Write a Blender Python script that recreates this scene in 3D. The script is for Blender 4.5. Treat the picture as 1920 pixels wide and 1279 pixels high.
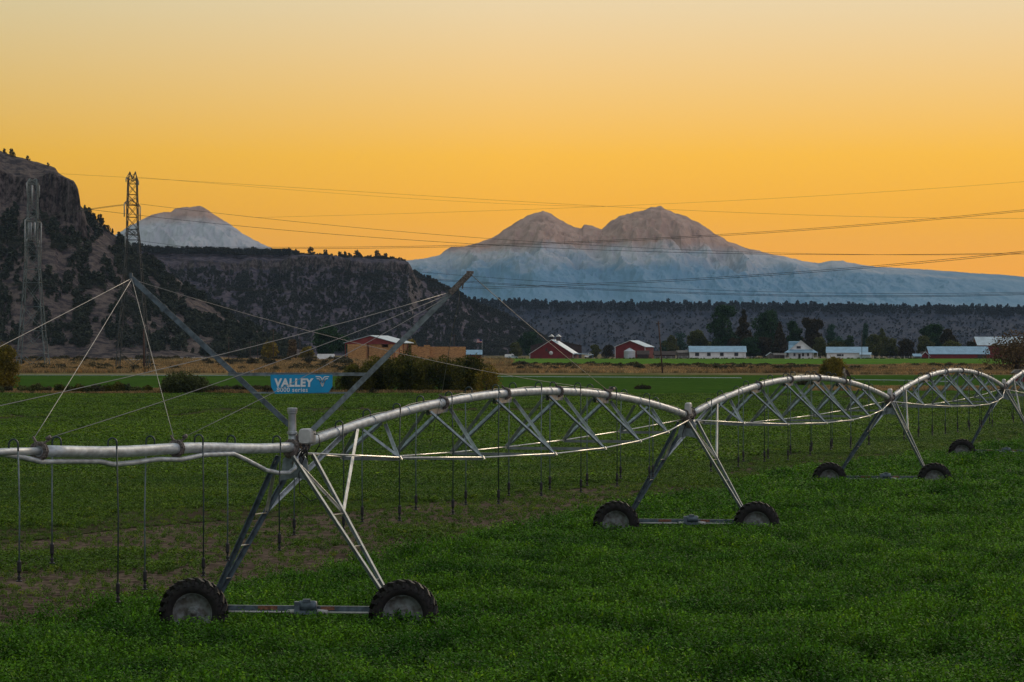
import bpy, math, random
import numpy as np
from mathutils import Vector, Matrix
R = math.radians
rnd = random.Random(7)
scene = bpy.context.scene
for o in list(bpy.data.objects): bpy.data.objects.remove(o)

# ---------------------------------------------------------------- camera
F = 5500.0; CH = 5.15; HY = 657.0
cam = bpy.data.objects.new('camera', bpy.data.cameras.new('camera'))
scene.collection.objects.link(cam); scene.camera = cam
cam.data.sensor_width = 36; cam.data.lens = F/1920*36
cam.location = (0, 0, CH); cam.rotation_euler = (R(90)+(HY-639.5)/F, 0, 0)
cam.data.clip_start = 1; cam.data.clip_end = 80000

def srgb(r, g, b):
    f = lambda c: (c/255/12.92) if c/255 <= .04045 else ((c/255+.055)/1.055)**2.4
    return (f(r), f(g), f(b), 1)

# ---------------------------------------------------------------- world: dusk sky, warm in the west ahead, brightened past dusk overhead and behind as fill
w = bpy.data.worlds.new('World'); scene.world = w; w.use_nodes = True
nt = w.node_tree; N = nt.nodes; L = nt.links
for n in list(N): N.remove(n)
out = N.new('ShaderNodeOutputWorld'); bg = N.new('ShaderNodeBackground')
tc = N.new('ShaderNodeTexCoord'); sep = N.new('ShaderNodeSeparateXYZ'); L.new(tc.outputs['Generated'], sep.inputs[0])
def ramp_node(tree, stops, src, interp='LINEAR'):
    r = tree.nodes.new('ShaderNodeValToRGB'); e = r.color_ramp.elements; r.color_ramp.interpolation = interp
    while len(e) > 1: e.remove(e[-1])
    e[0].position = stops[0][0]; e[0].color = stops[0][1]
    for p, c in stops[1:]:
        k = e.new(p); k.color = c
    tree.links.new(src, r.inputs[0]); return r
west = ramp_node(nt, [(0, srgb(255,158,0)), (.026, srgb(255,170,0)), (.047, srgb(252,178,0)), (.066, srgb(252,188,48)),
                      (.086, srgb(244,196,110)), (.119, srgb(232,208,164)), (.25, srgb(214,212,200)), (.5, srgb(207,209,212)), (1, srgb(204,208,214))], sep.outputs[2])
east = ramp_node(nt, [(0, srgb(165,160,180)), (.1, srgb(195,182,192)), (.3, srgb(198,198,208)), (1, srgb(204,208,214))], sep.outputs[2])
def math_node(tree, op, a, b=None, clamp=False):
    m = tree.nodes.new('ShaderNodeMath'); m.operation = op; m.use_clamp = clamp
    for i, v in enumerate((a, b)):
        if v is None: continue
        if isinstance(v, (int, float)): m.inputs[i].default_value = v
        else: tree.links.new(v, m.inputs[i])
    return m.outputs[0]
fac = math_node(nt, 'MULTIPLY_ADD', sep.outputs[1], .9); fac.node.inputs[2].default_value = .35; fac.node.use_clamp = True
mx = N.new('ShaderNodeMix'); mx.data_type = 'RGBA'
L.new(fac, mx.inputs[0]); L.new(east.outputs[0], mx.inputs[6]); L.new(west.outputs[0], mx.inputs[7])
# the sky is a little duller and greener to the left, away from the sunset
side = math_node(nt, 'MULTIPLY_ADD', sep.outputs[0], -2.2); side.node.inputs[2].default_value = .0; side.node.use_clamp = True
mx2 = N.new('ShaderNodeMix'); mx2.data_type = 'RGBA'; mx2.blend_type = 'MULTIPLY'
L.new(side, mx2.inputs[0]); L.new(mx.outputs[2], mx2.inputs[6]); mx2.inputs[7].default_value = (.50, .62, .50, 1)
L.new(mx2.outputs[2], bg.inputs[0]); bg.inputs[1].default_value = 1.06; L.new(bg.outputs[0], out.inputs[0])

sun = bpy.data.objects.new('sun', bpy.data.lights.new('sun', 'SUN')); scene.collection.objects.link(sun)
sun.data.energy = .7; sun.data.angle = R(12); sun.data.color = (1, .80, .58)
sun.rotation_euler = Vector((.35, 1, .30)).to_track_quat('Z', 'Y').to_euler()   # low in the west, ahead and right

scene.view_settings.view_transform = 'Standard'; scene.view_settings.look = 'None'
scene.view_settings.exposure = .08; scene.view_settings.gamma = 1
scene.render.engine = 'CYCLES'
scene.cycles.use_denoising = True
scene.cycles.max_bounces = 5; scene.cycles.diffuse_bounces = 2; scene.cycles.glossy_bounces = 2
scene.cycles.transmission_bounces = 2; scene.cycles.transparent_max_bounces = 4; scene.cycles.volume_bounces = 0

# ---------------------------------------------------------------- helpers
def P(px, py, d): return Vector(((px-960)/F*d, d, CH-(py-HY)/F*d))
def sstep(a, b, x):
    t = np.clip((np.asarray(x, float)-a)/(b-a), 0, 1); return t*t*(3-2*t)
def gz(d): return float(-.45+1.45*sstep(400, 1500, d))
def ground_at(px, d): return Vector(((px-960)/F*d, d, gz(d)))

_rs = np.random.RandomState(3); _lat = _rs.rand(256, 256)
def vnoise(x, y):
    x = np.asarray(x, float); y = np.asarray(y, float)
    xi = np.floor(x).astype(int); yi = np.floor(y).astype(int); fx = x-xi; fy = y-yi
    fx = fx*fx*(3-2*fx); fy = fy*fy*(3-2*fy)
    g = lambda a, b: _lat[a & 255, b & 255]
    return (g(xi, yi)*(1-fx)+g(xi+1, yi)*fx)*(1-fy)+(g(xi, yi+1)*(1-fx)+g(xi+1, yi+1)*fx)*fy
def fbm(x, y, o=4):
    s = 0; a = .5; t = 0
    for k in range(o):
        s = s+a*vnoise(x*2**k+17*k, y*2**k+5*k); t += a; a *= .5
    return s/t

class MB:
    def __init__(s): s.v = []; s.f = []; s.m = []; s.sm = []
    def face(s, idx, m=0, smooth=False): s.f.append(idx); s.m.append(m); s.sm.append(smooth)
    def poly(s, pts, m=0):
        k = len(s.v); s.v += [tuple(p) for p in pts]; s.face(tuple(range(k, k+len(pts))), m)
    def box(s, c, size, rot=None, m=0):
        k = len(s.v); c = Vector(c)
        for dx in (-.5, .5):
            for dy in (-.5, .5):
                for dz in (-.5, .5):
                    p = Vector((dx*size[0], dy*size[1], dz*size[2]))
                    if rot is not None: p = rot @ p
                    s.v.append(tuple(c+p))
        for f in ((0,1,3,2),(4,6,7,5),(0,4,5,1),(2,3,7,6),(0,2,6,4),(1,5,7,3)): s.face(tuple(k+i for i in f), m)
    def bar(s, p, q, a, b=None, m=0, up=(0,0,1)):
        p = Vector(p); q = Vector(q); b = b or a; z = (q-p); ln = z.length; z = z/ln
        u = Vector(up)
        if abs(z.dot(u)) > .98: u = Vector((0,1,0))
        x = u.cross(z).normalized(); y = z.cross(x)
        s.box((p+q)/2, (a, b, ln), Matrix((x, y, z)).transposed(), m)
    def angle(s, p, q, a, t=.012, m=0, up=(0,0,1), flip=1):
        """an L-section steel angle"""
        p = Vector(p); q = Vector(q); z = (q-p).normalized(); u = Vector(up)
        if abs(z.dot(u)) > .98: u = Vector((0,1,0))
        x = u.cross(z).normalized(); y = z.cross(x)
        M = Matrix((x, y, z)).transposed(); ln = (q-p).length; c = (p+q)/2
        s.box(c, (a, t, ln), M, m); s.box(c+x*(flip*(a/2-t/2))-y*(a/2), (t, a, ln), M, m)
    def tube(s, pts, r, n=8, m=0, caps=True, rs=None):
        pts = [Vector(p) for p in pts]; k0 = len(s.v); N = len(pts)
        prev = None
        for i, p in enumerate(pts):
            t = (pts[min(i+1, N-1)]-pts[max(i-1, 0)]).normalized()
            if prev is None:
                u = Vector((0,0,1)) if abs(t.z) < .9 else Vector((0,1,0))
                x = u.cross(t).normalized()
            else:
                x = (prev-t*prev.dot(t)).normalized()
            prev = x; y = t.cross(x); rr = rs[i] if rs else r
            for j in range(n):
                a = 2*math.pi*j/n; s.v.append(tuple(p+x*math.cos(a)*rr+y*math.sin(a)*rr))
        for i in range(N-1):
            for j in range(n):
                a = k0+i*n+j; b = k0+i*n+(j+1) % n
                s.face((a, b, b+n, a+n), m, n > 4)
        if caps:
            s.face(tuple(k0+j for j in reversed(range(n))), m); s.face(tuple(k0+(N-1)*n+j for j in range(n)), m)
    def lathe(s, prof, c, axis, n=24, m=0, smooth=True):
        """prof: (radius, along-axis) pairs"""
        c = Vector(c); axis = Vector(axis).normalized(); u = Vector((0,0,1)) if abs(axis.z) < .9 else Vector((1,0,0))
        x = u.cross(axis).normalized(); y = axis.cross(x); k0 = len(s.v)
        for r, h in prof:
            for j in range(n):
                a = 2*math.pi*j/n; s.v.append(tuple(c+axis*h+x*math.cos(a)*r+y*math.sin(a)*r))
        for i in range(len(prof)-1):
            for j in range(n):
                a = k0+i*n+j; b = k0+i*n+(j+1) % n; s.face((a, b, b+n, a+n), m, smooth)
    def prism(s, poly, ext, m=0):
        ext = Vector(ext); n = len(poly); k = len(s.v); s.v += [tuple(Vector(p)) for p in poly]+[tuple(Vector(p)+ext) for p in poly]
        s.face(tuple(range(k, k+n)), m); s.face(tuple(reversed(range(k+n, k+2*n))), m)
        for i in range(n): s.face((k+i, k+(i+1) % n, k+n+(i+1) % n, k+n+i), m)
    def build(s, name, mats, parent=None, origin=None):
        mats = mats if isinstance(mats, (list, tuple)) else [mats]
        off = Vector((0,0,0))
        if parent is not None:
            q = parent
            while q is not None: off += Vector(q.location); q = q.parent
        loc = Vector((0,0,0))
        if origin is not None: loc = Vector(origin)-off; off = Vector(origin)
        me = bpy.data.meshes.new(name)
        V = np.array(s.v, float)-np.array(off)
        me.from_pydata(V.tolist(), [], s.f)
        for mt in mats: me.materials.append(mt)
        me.polygons.foreach_set('material_index', s.m); me.polygons.foreach_set('use_smooth', s.sm)
        me.update()
        o = bpy.data.objects.new(name, me); scene.collection.objects.link(o)
        o.location = loc
        if parent is not None: o.parent = parent
        return o

def tag(o, label, cat=None, group=None, kind=None):
    if label: o['label'] = label
    if cat: o['category'] = cat
    if group: o['group'] = group
    if kind: o['kind'] = kind
    return o
def empty(name, loc, label=None, cat=None, group=None):
    o = bpy.data.objects.new(name, None); o.location = loc; scene.collection.objects.link(o)
    return tag(o, label, cat, group)

# ---------------------------------------------------------------- materials
def mat(name, col, rough=.7, metal=0, var=.25, scale=4.0, bump=0, spec=.3, col2=None, stretch=None, detail=5, island=0):
    m = bpy.data.materials.new(name); m.use_nodes = True; t = m.node_tree; n = t.nodes; b = n['Principled BSDF']
    b.inputs['Roughness'].default_value = rough; b.inputs['Metallic'].default_value = metal
    b.inputs['Specular IOR Level'].default_value = spec
    g = n.new('ShaderNodeNewGeometry'); nz = n.new('ShaderNodeTexNoise'); nz.inputs['Scale'].default_value = scale; nz.inputs['Detail'].default_value = detail
    src = g.outputs['Position']
    if stretch:
        mp = n.new('ShaderNodeMapping'); mp.inputs['Scale'].default_value = stretch; t.links.new(src, mp.inputs[0]); src = mp.outputs[0]
    t.links.new(src, nz.inputs['Vector'])
    c = col[:3]; c2 = (col2 or tuple(x*(1-var) for x in c))[:3]; c1 = c if col2 else tuple(min(1, x*(1+var)) for x in c)
    rp = ramp_node(t, [(.36, (*c2, 1)), (.64, (*c1, 1))], nz.outputs['Fac'])
    fin = rp.outputs[0]
    if island:
        rr = ramp_node(t, [(0, (1-island,)*3+(1,)), (1, (1+island,)*3+(1,))], g.outputs['Random Per Island'])
        mm = n.new('ShaderNodeMix'); mm.data_type = 'RGBA'; mm.blend_type = 'MULTIPLY'; mm.inputs[0].default_value = 1
        t.links.new(fin, mm.inputs[6]); t.links.new(rr.outputs[0], mm.inputs[7]); fin = mm.outputs[2]
    t.links.new(fin, b.inputs['Base Color'])
    if bump:
        bp = n.new('ShaderNodeBump'); bp.inputs['Strength'].default_value = bump; bp.inputs['Distance'].default_value = 1/scale*.3
        t.links.new(nz.outputs['Fac'], bp.inputs['Height']); t.links.new(bp.outputs[0], b.inputs['Normal'])
    return m
def leaf_mat(name, c1, c2, scale=.5, trans=.25, island=.5):
    """foliage: hue varies from clump to clump and from leaf to leaf, some light passes through"""
    m = bpy.data.materials.new(name); m.use_nodes = True; t = m.node_tree; n = t.nodes
    b = n['Principled BSDF']; b.inputs['Roughness'].default_value = .75; b.inputs['Specular IOR Level'].default_value = .12
    g = n.new('ShaderNodeNewGeometry'); nz = n.new('ShaderNodeTexNoise'); nz.inputs['Scale'].default_value = scale; nz.inputs['Detail'].default_value = 4
    t.links.new(g.outputs['Position'], nz.inputs['Vector'])
    rp = ramp_node(t, [(.35, (*c1, 1)), (.65, (*c2, 1))], nz.outputs['Fac'])
    rr = ramp_node(t, [(0, (1-island, 1-island, 1-island, 1)), (1, (1+island, 1+island*.9, 1+island*.6, 1))], g.outputs['Random Per Island'])
    mm = n.new('ShaderNodeMix'); mm.data_type = 'RGBA'; mm.blend_type = 'MULTIPLY'; mm.inputs[0].default_value = 1
    t.links.new(rp.outputs[0], mm.inputs[6]); t.links.new(rr.outputs[0], mm.inputs[7]); t.links.new(mm.outputs[2], b.inputs['Base Color'])
    tr = n.new('ShaderNodeBsdfTranslucent'); t.links.new(mm.outputs[2], tr.inputs[0])
    ms = n.new('ShaderNodeMixShader'); ms.inputs[0].default_value = trans
    t.links.new(b.outputs[0], ms.inputs[1]); t.links.new(tr.outputs[0], ms.inputs[2]); t.links.new(ms.outputs[0], n['Material Output'].inputs[0])
    return m

M = {}
M['galv'] = mat('galvanised_steel', (.34,.37,.39), .42, .55, .28, 6, .05, .5)
M['galv_pipe'] = mat('galvanised_pipe', (.41,.45,.48), .52, .3, .25, 5, .06, .4, stretch=(1,1,2.5))
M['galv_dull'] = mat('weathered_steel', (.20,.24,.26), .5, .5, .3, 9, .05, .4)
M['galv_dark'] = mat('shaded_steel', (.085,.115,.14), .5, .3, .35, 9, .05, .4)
M['lattice_pale'] = mat('pale_lattice_steel', (.10,.13,.135), .65, .1, .35, .6)
M['rod'] = mat('truss_rod_steel', (.62,.60,.55), .35, .5, .15, 6)
M['spread'] = mat('spreader_steel', (.19,.21,.22), .6, .3, .2, 6)
M['clamp'] = mat('rusty_clamp', (.15,.13,.12), .7, .3, .5, 30, .2)
M['hose'] = mat('black_hose', (.028,.045,.05), .5, 0, .3, 8)
M['hosegrey'] = mat('grey_drop_tube', (.13,.17,.19), .5, 0, .3, 8)
M['tyre'] = mat('tyre_rubber', (.008,.008,.009), .7, 0, .5, 14, .3, col2=(.018,.015,.014))
M['rim'] = mat('wheel_disc', (.22,.245,.25), .6, .15, .5, 9, .1, col2=(.10,.095,.085))
M['boxgrey'] = mat('grey_plastic', (.42,.42,.41), .45, 0, .12, 9)
M['rust'] = mat('rusty_orange', (.17,.075,.045), .7, 0, .5, 25)
M['sign'] = mat('blue_sign', (.010,.27,.52), .45, 0, .08, 5)
M['signwhite'] = mat('sign_white', (.72,.74,.75), .5, 0, .04, 5)
M['cable'] = mat('stay_cable', (.26,.25,.24), .5, .4, .1, 5)
M['wire'] = mat('power_wire', (.045,.042,.045), .6, .2, .1, 5)
M['lattice'] = mat('lattice_steel', (.035,.042,.044), .7, 0, .4, .6)
M['insul'] = mat('insulator', (.22,.24,.25), .4, 0, .2, 3)
M['pole'] = mat('pole_wood', (.07,.04,.03), .9, 0, .4, 3)
M['red'] = mat('barn_red', (.15,.014,.016), .7, 0, .2, .5)
M['redlit'] = mat('fascia_red', (.20,.028,.028), .6, 0, .15, .5)
M['white'] = mat('white_boards', (.80,.80,.82), .6, 0, .08, .6)
M['trim'] = mat('white_trim', (.62,.62,.62), .6, 0, .1, 1)
M['roofblue'] = mat('blue_grey_metal_roof', (.22,.36,.47), .5, .1, .12, .4)
M['roofpale'] = mat('pale_metal_roof', (.42,.50,.55), .45, .1, .15, .4)
M['roofbrown'] = mat('brown_shingles', (.055,.04,.035), .9, 0, .3, 1)
M['darkwall'] = mat('dark_weathered_boards', (.05,.035,.035), .9, 0, .3, 1)
M['hay'] = mat('hay_bales', (.42,.22,.09), .95, 0, .3, 1.2, .3, stretch=(1,1,3))
M['hay2'] = mat('hay_bales_shaded_side', (.26,.14,.065), .95, 0, .35, 1.0, .3, stretch=(1,1,3))
M['glass'] = mat('dark_window', (.03,.035,.045), .15, 0, .1, 1)
M['bin'] = mat('grain_bin_steel', (.42,.46,.50), .4, .5, .1, 1, .1, stretch=(.2,.2,6))
M['trunk'] = mat('bark', (.06,.045,.035), .95, 0, .3, 3)
M['grey'] = mat('grey_boards', (.17,.15,.14), .9, 0, .3, 1)
M['dark'] = mat('dark_paint', (.02,.02,.025), .4, 0, .2, 2)
M['blacktrim'] = mat('black_trim', (.012,.012,.014), .5, 0, .2, 2)
M['rubble'] = mat('rubber_small', (.015,.015,.015), .8, 0, .2, 2)
M['fenceW'] = mat('white_rail', (.5,.5,.5), .7, 0, .1, 1)

# leaf colours
LF = {
 'juniper': leaf_mat('juniper_foliage', (.028,.038,.030), (.052,.062,.042), .08, .1),
 'dark': leaf_mat('dark_green_foliage', (.012,.038,.020), (.032,.075,.028), .25, .15),
 'brown': leaf_mat('brown_green_foliage', (.022,.024,.013), (.050,.040,.022), .15, .15),
 'teal': leaf_mat('teal_foliage', (.025,.07,.06), (.04,.09,.07), .15, .2),
 'olive': leaf_mat('olive_foliage', (.045,.062,.024), (.095,.105,.034), .15, .2),
 'yellow': leaf_mat('autumn_yellow_foliage', (.10,.09,.014), (.28,.20,.028), .5, .3),
 'willow': leaf_mat('ditch_willow_foliage', (.016,.028,.007), (.125,.115,.016), .40, .25),
 'rusty': leaf_mat('rusty_brown_foliage', (.075,.055,.032), (.15,.10,.05), .3, .2),
 'sage': leaf_mat('sagebrush_foliage', (.032,.032,.018), (.075,.065,.03), .35, .2),
}
# ---------------------------------------------------------------- ground, fields, water
def grid_mesh(name, X, Y, Z, mats, smooth=True, midx=None):
    h, wd = X.shape
    me = bpy.data.meshes.new(name)
    V = np.stack([X, Y, Z], -1).reshape(-1, 3)
    i = np.arange(h-1)[:, None]*wd+np.arange(wd-1)[None]
    Fc = np.stack([i, i+1, i+1+wd, i+wd], -1).reshape(-1, 4)
    me.from_pydata(V.tolist(), [], Fc.tolist())
    for m in mats: me.materials.append(m)
    me.polygons.foreach_set('use_smooth', [smooth]*len(me.polygons))
    me.update(); o = bpy.data.objects.new(name, me); scene.collection.objects.link(o); return o

def field_mat(name, stops, scale, stretch=(1,1,1), fine=None, bump=.0, fine_amt=.5):
    m = bpy.data.materials.new(name); m.use_nodes = True; t = m.node_tree; n = t.nodes; b = n['Principled BSDF']
    b.inputs['Roughness'].default_value = 1; b.inputs['Specular IOR Level'].default_value = 0
    g = n.new('ShaderNodeNewGeometry'); mp = n.new('ShaderNodeMapping'); mp.inputs['Scale'].default_value = stretch
    t.links.new(g.outputs['Position'], mp.inputs[0])
    nz = n.new('ShaderNodeTexNoise'); nz.inputs['Scale'].default_value = scale; nz.inputs['Detail'].default_value = 8; nz.inputs['Roughness'].default_value = .65
    t.links.new(mp.outputs[0], nz.inputs['Vector'])
    rp = ramp_node(t, stops, nz.outputs['Fac']); fin = rp.outputs[0]
    if fine:
        n2 = n.new('ShaderNodeTexNoise'); n2.inputs['Scale'].default_value = fine; n2.inputs['Detail'].default_value = 4
        t.links.new(g.outputs['Position'], n2.inputs['Vector'])
        r2 = ramp_node(t, [(.3, (1-fine_amt,)*3+(1,)), (.7, (1+fine_amt,)*3+(1,))], n2.outputs['Fac'])
        mm = n.new('ShaderNodeMix'); mm.data_type = 'RGBA'; mm.blend_type = 'MULTIPLY'; mm.inputs[0].default_value = 1
        t.links.new(fin, mm.inputs[6]); t.links.new(r2.outputs[0], mm.inputs[7]); fin = mm.outputs[2]
    t.links.new(fin, b.inputs['Base Color'])
    if bump:
        bp = n.new('ShaderNodeBump'); bp.inputs['Strength'].default_value = bump; bp.inputs['Distance'].default_value = .1
        t.links.new(nz.outputs['Fac'], bp.inputs['Height']); t.links.new(bp.outputs[0], b.inputs['Normal'])
    return m
M['soil'] = field_mat('soil', [(.35, (.055,.040,.032,1)), (.55, (.120,.088,.066,1)), (.7, (.080,.066,.042,1))], .6, (.55,1.6,1), fine=5, bump=.8, fine_amt=.65)
M['plain'] = field_mat('dry_plain', [(.35, (.11,.085,.045,1)), (.5, (.20,.15,.08,1)), (.65, (.08,.09,.03,1))], .012, (1,.35,1), fine=.3)
M['greenfar'] = field_mat('far_green_field', [(.35, (.066,.145,.020,1)), (.65, (.105,.185,.028,1))], .02, (1,.4,1), fine=.3, fine_amt=.25)
M['greenmid'] = field_mat('middle_green_field', [(.35, (.032,.074,.011,1)), (.65, (.052,.095,.016,1))], .05, (1,.4,1), fine=1.2, fine_amt=.4)
M['croplow'] = field_mat('stubble_green', [(.40, (.060,.045,.032,1)), (.52, (.055,.060,.026,1)), (.66, (.050,.085,.014,1))], .13, (1,.5,1), fine=2.5, fine_amt=.5)
M['cropshade'] = field_mat('under_crop_shade', [(.35, (.006,.014,.004,1)), (.65, (.012,.025,.006,1))], 1)  # this dark colour carries the shade between the plants

ys = np.concatenate([np.linspace(-300, 380, 40), np.linspace(400, 1500, 60), np.geomspace(1560, 14200, 30)])
xs = np.concatenate([-np.geomspace(5600, 40, 50), np.geomspace(40, 5600, 50)])
X, Y = np.meshgrid(xs, ys); Z = -.45+1.45*sstep(400, 1500, Y)
g = grid_mesh('ground', X, Y, Z, [M['plain']]); tag(g, 'dry valley floor running out to the foot of the hills', kind='structure')

# edge of the uncut crop behind the machine
EB = np.array([(-60,-65),(-20,28),(-13.5,44),(-9.6,55),(-4.1,70),(-1.5,80),(2.4,92),(4.9,100),(12.5,124),(18.8,139),(28.6,165),(60,250)], float)
def edge_depth(x): return np.interp(x, EB[:,0], EB[:,1])
def strip(name, y0, y1, x0, x1, lift, mt, kind='structure', label=None, rows=12, wob=0):
    yy = np.linspace(y0, y1, rows); xx = np.linspace(x0, x1, 60)
    X, Y = np.meshgrid(xx, yy)
    if wob:
        e = (fbm(xx/60, xx*0+3.1)-.5)*wob; e2 = (fbm(xx/50, xx*0+9.1)-.5)*wob
        tt = np.linspace(0, 1, rows)[:, None]; Y = Y+e[None]*(1-tt)+e2[None]*tt
    Z = -.45+1.45*sstep(400, 1500, Y)+lift
    o = grid_mesh(name, X, Y, Z, [mt]); return tag(o, label, kind=kind)
strip('soil', 20, 376, -120, 120, .02, M['soil'], label='bare brown soil between the cut crop rows')
def region(name, rows, cols, f, lift, mt, label):
    a = np.linspace(0, 1, rows)[:, None]; b = np.linspace(0, 1, cols)[None]
    X, Y = f(a, b); Z = -.45+1.45*sstep(400, 1500, Y)+lift
    return tag(grid_mesh(name, X, Y, Z, [mt]), label, kind='structure')
def f_low(a, b):
    X = (b-.5)*2*115+a*0; E = edge_depth(X)+.85*np.interp(X, [-12, 0, 12, 30], [52, 34, 20, 18])+9*(fbm(X/6, X*0+.5)-.5); E = np.minimum(E, 360); Y = E+(378-E)*a**1.2
    return X, Y
region('field_low_crop', 50, 200, f_low, .045, M['croplow'], 'low green stubble field behind the machine')
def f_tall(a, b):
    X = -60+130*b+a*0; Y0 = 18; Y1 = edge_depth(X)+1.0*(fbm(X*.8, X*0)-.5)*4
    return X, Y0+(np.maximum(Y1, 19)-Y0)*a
region('tall_crop_shade_sheet', 30, 200, f_tall, .035, M['cropshade'], 'floor under the tall alfalfa crop, coloured dark like shade')
strip('field_middle', 376, 640, -190, 260, .05, M['greenmid'], label='dark green field beyond the ditch', wob=14)
strip('field_far', 1010, 1455, -10, 420, .05, M['greenfar'], label='bright green pasture in front of the farm buildings', wob=30)
strip('field_far_left', 1120, 1210, -330, -110, .05, M['greenfar'], label='thin strip of green pasture at the foot of the left hill', wob=20)
strip('road', 1300, 1308, -330, -60, .14, mat('pale_road', (.38,.37,.36), .9, 0, .1, .2), label='pale gravel road at the foot of the hill')

# ---------------------------------------------------------------- hills and mountains as heightfields
def terrain_mat(name, rock_tint, sage, cliff, sc, cliff_nz=.72, top=None, stretch=(1,1,.25), patch=None):
    m = bpy.data.materials.new(name); m.use_nodes = True; t = m.node_tree; n = t.nodes; b = n['Principled BSDF']
    b.inputs['Roughness'].default_value = .95; b.inputs['Specular IOR Level'].default_value = .05
    g = n.new('ShaderNodeNewGeometry'); sp = n.new('ShaderNodeSeparateXYZ'); t.links.new(g.outputs['True Normal'], sp.inputs[0])
    n1 = n.new('ShaderNodeTexNoise'); n1.inputs['Scale'].default_value = sc; n1.inputs['Detail'].default_value = 9; n1.inputs['Roughness'].default_value = .7
    t.links.new(g.outputs['Position'], n1.inputs['Vector'])
    r1 = ramp_node(t, [(.44, (*rock_tint, 1)), (.50, (*[(a+c)/2 for a, c in zip(rock_tint, sage)], 1)), (.56, (*sage, 1))], n1.outputs['Fac'])
    mp = n.new('ShaderNodeMapping'); mp.inputs['Scale'].default_value = stretch; t.links.new(g.outputs['Position'], mp.inputs[0])
    n2 = n.new('ShaderNodeTexNoise'); n2.inputs['Scale'].default_value = sc*2.2; n2.inputs['Detail'].default_value = 8; n2.inputs['Roughness'].default_value = .75
    t.links.new(mp.outputs[0], n2.inputs['Vector'])
    r2 = ramp_node(t, [(.42, (*[c*.25 for c in cliff], 1)), (.50, (*cliff, 1)), (.58, (*[c*2.0 for c in cliff], 1))], n2.outputs['Fac'])
    f = ramp_node(t, [(cliff_nz-.10, (1,1,1,1)), (cliff_nz+.10, (0,0,0,1))], sp.outputs[2])
    mm = n.new('ShaderNodeMix'); mm.data_type = 'RGBA'; t.links.new(f.outputs[0], mm.inputs[0]); t.links.new(r1.outputs[0], mm.inputs[6]); t.links.new(r2.outputs[0], mm.inputs[7])
    t.links.new(mm.outputs[2], b.inputs['Base Color'])
    bp = n.new('ShaderNodeBump'); bp.inputs['Strength'].default_value = .9; bp.inputs['Distance'].default_value = 2.2
    t.links.new(n2.outputs['Fac'], bp.inputs['Height']); t.links.new(bp.outputs[0], b.inputs['Normal'])
    return m

class Hill:
    """a hill front: for every bearing a crest at depth Dc whose height follows the ridge line, a foot at depth Db, and a back side"""
    def __init__(s, pts, Dc, Db, cliffc, amp, seed, gully=3.0, back=1.6, cb=.72):
        s.cb = cb
        s.px = np.array([p[0] for p in pts], float); s.py = np.array([p[1] for p in pts], float)
        s.Dc, s.Db, s.cliff, s.amp, s.seed, s.gully, s.back = Dc, Db, cliffc, amp, seed, gully, back
    def crest(s, px): return np.interp(px, s.px, s.py)
    def z(s, px, v):
        """px bearing, v 0 foot .. 1 crest .. s.back behind"""
        px = np.asarray(px, float); v = np.asarray(v, float)
        H = CH-(s.crest(px)-HY)/F*s.Dc
        c = s.cliff(px); vv = np.clip(v, 0, 1)
        # talus grows steeper upwards; rimrock is a sudden step
        slope = vv**1.15
        step = s.cb*(vv/.80)**1.2
        tal = np.where(vv < .80, step, s.cb+(.96-s.cb)*sstep(.80, .83, vv)+.04*sstep(.83, 1, vv))
        prof = slope*(1-c)+tal*c
        xm = (px-960)/F*s.Dc; ym = v*(s.Dc-s.Db)
        env = np.clip(v*6, 0, 1)*np.clip((1.0-v)*7, .0, 1)
        n = (fbm(xm/45+s.seed, ym/90+s.seed, 6)-.5)*s.amp*2
        gl = (1-np.abs(2*fbm(xm/30+s.seed*2, ym/160, 4)-1)-.8)*s.gully
        fine = (fbm(xm/7+s.seed, ym/9, 3)-.5)*s.amp*.35
        z = np.maximum(H, 0)*prof+(n+gl)*env+fine*np.clip(v*8, 0, 1)
        z = np.where(v > 1, z-(v-1)**1.5*H*.15, z)
        return z+.6
    def depth(s, px, v):
        xm = (np.asarray(px, float)-960)/F*s.Dc
        return s.Db+(s.Dc-s.Db)*np.asarray(v, float)
    def point(s, px, v):
        d = float(s.depth(px, v)); return Vector(((px-960)/F*d, d, float(s.z(px, v))))
    def mesh(s, name, mt, x0, x1, nx, nv, label, vs=None):
        xs = np.linspace(x0, x1, nx)[None]; vs = (np.linspace(0, 1.6, nv) if vs is None else vs)[:, None]
        Z = s.z(xs, vs); D = s.depth(xs, vs)+(xs*0)
        c = s.cliff(xs)*np.clip((vs-.5)*4, 0, 1)
        D = D+c*(fbm(xs/F*s.Dc/9+s.seed, vs*0+2, 5)-.5)*28*(vs < 1.2)
        X = (xs-960)/F*D
        Z = np.where(Z < .62, -2, Z); Z[0] = -3
        return tag(grid_mesh(name, X, D, Z, [mt], smooth=False), label, kind='structure')

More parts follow.
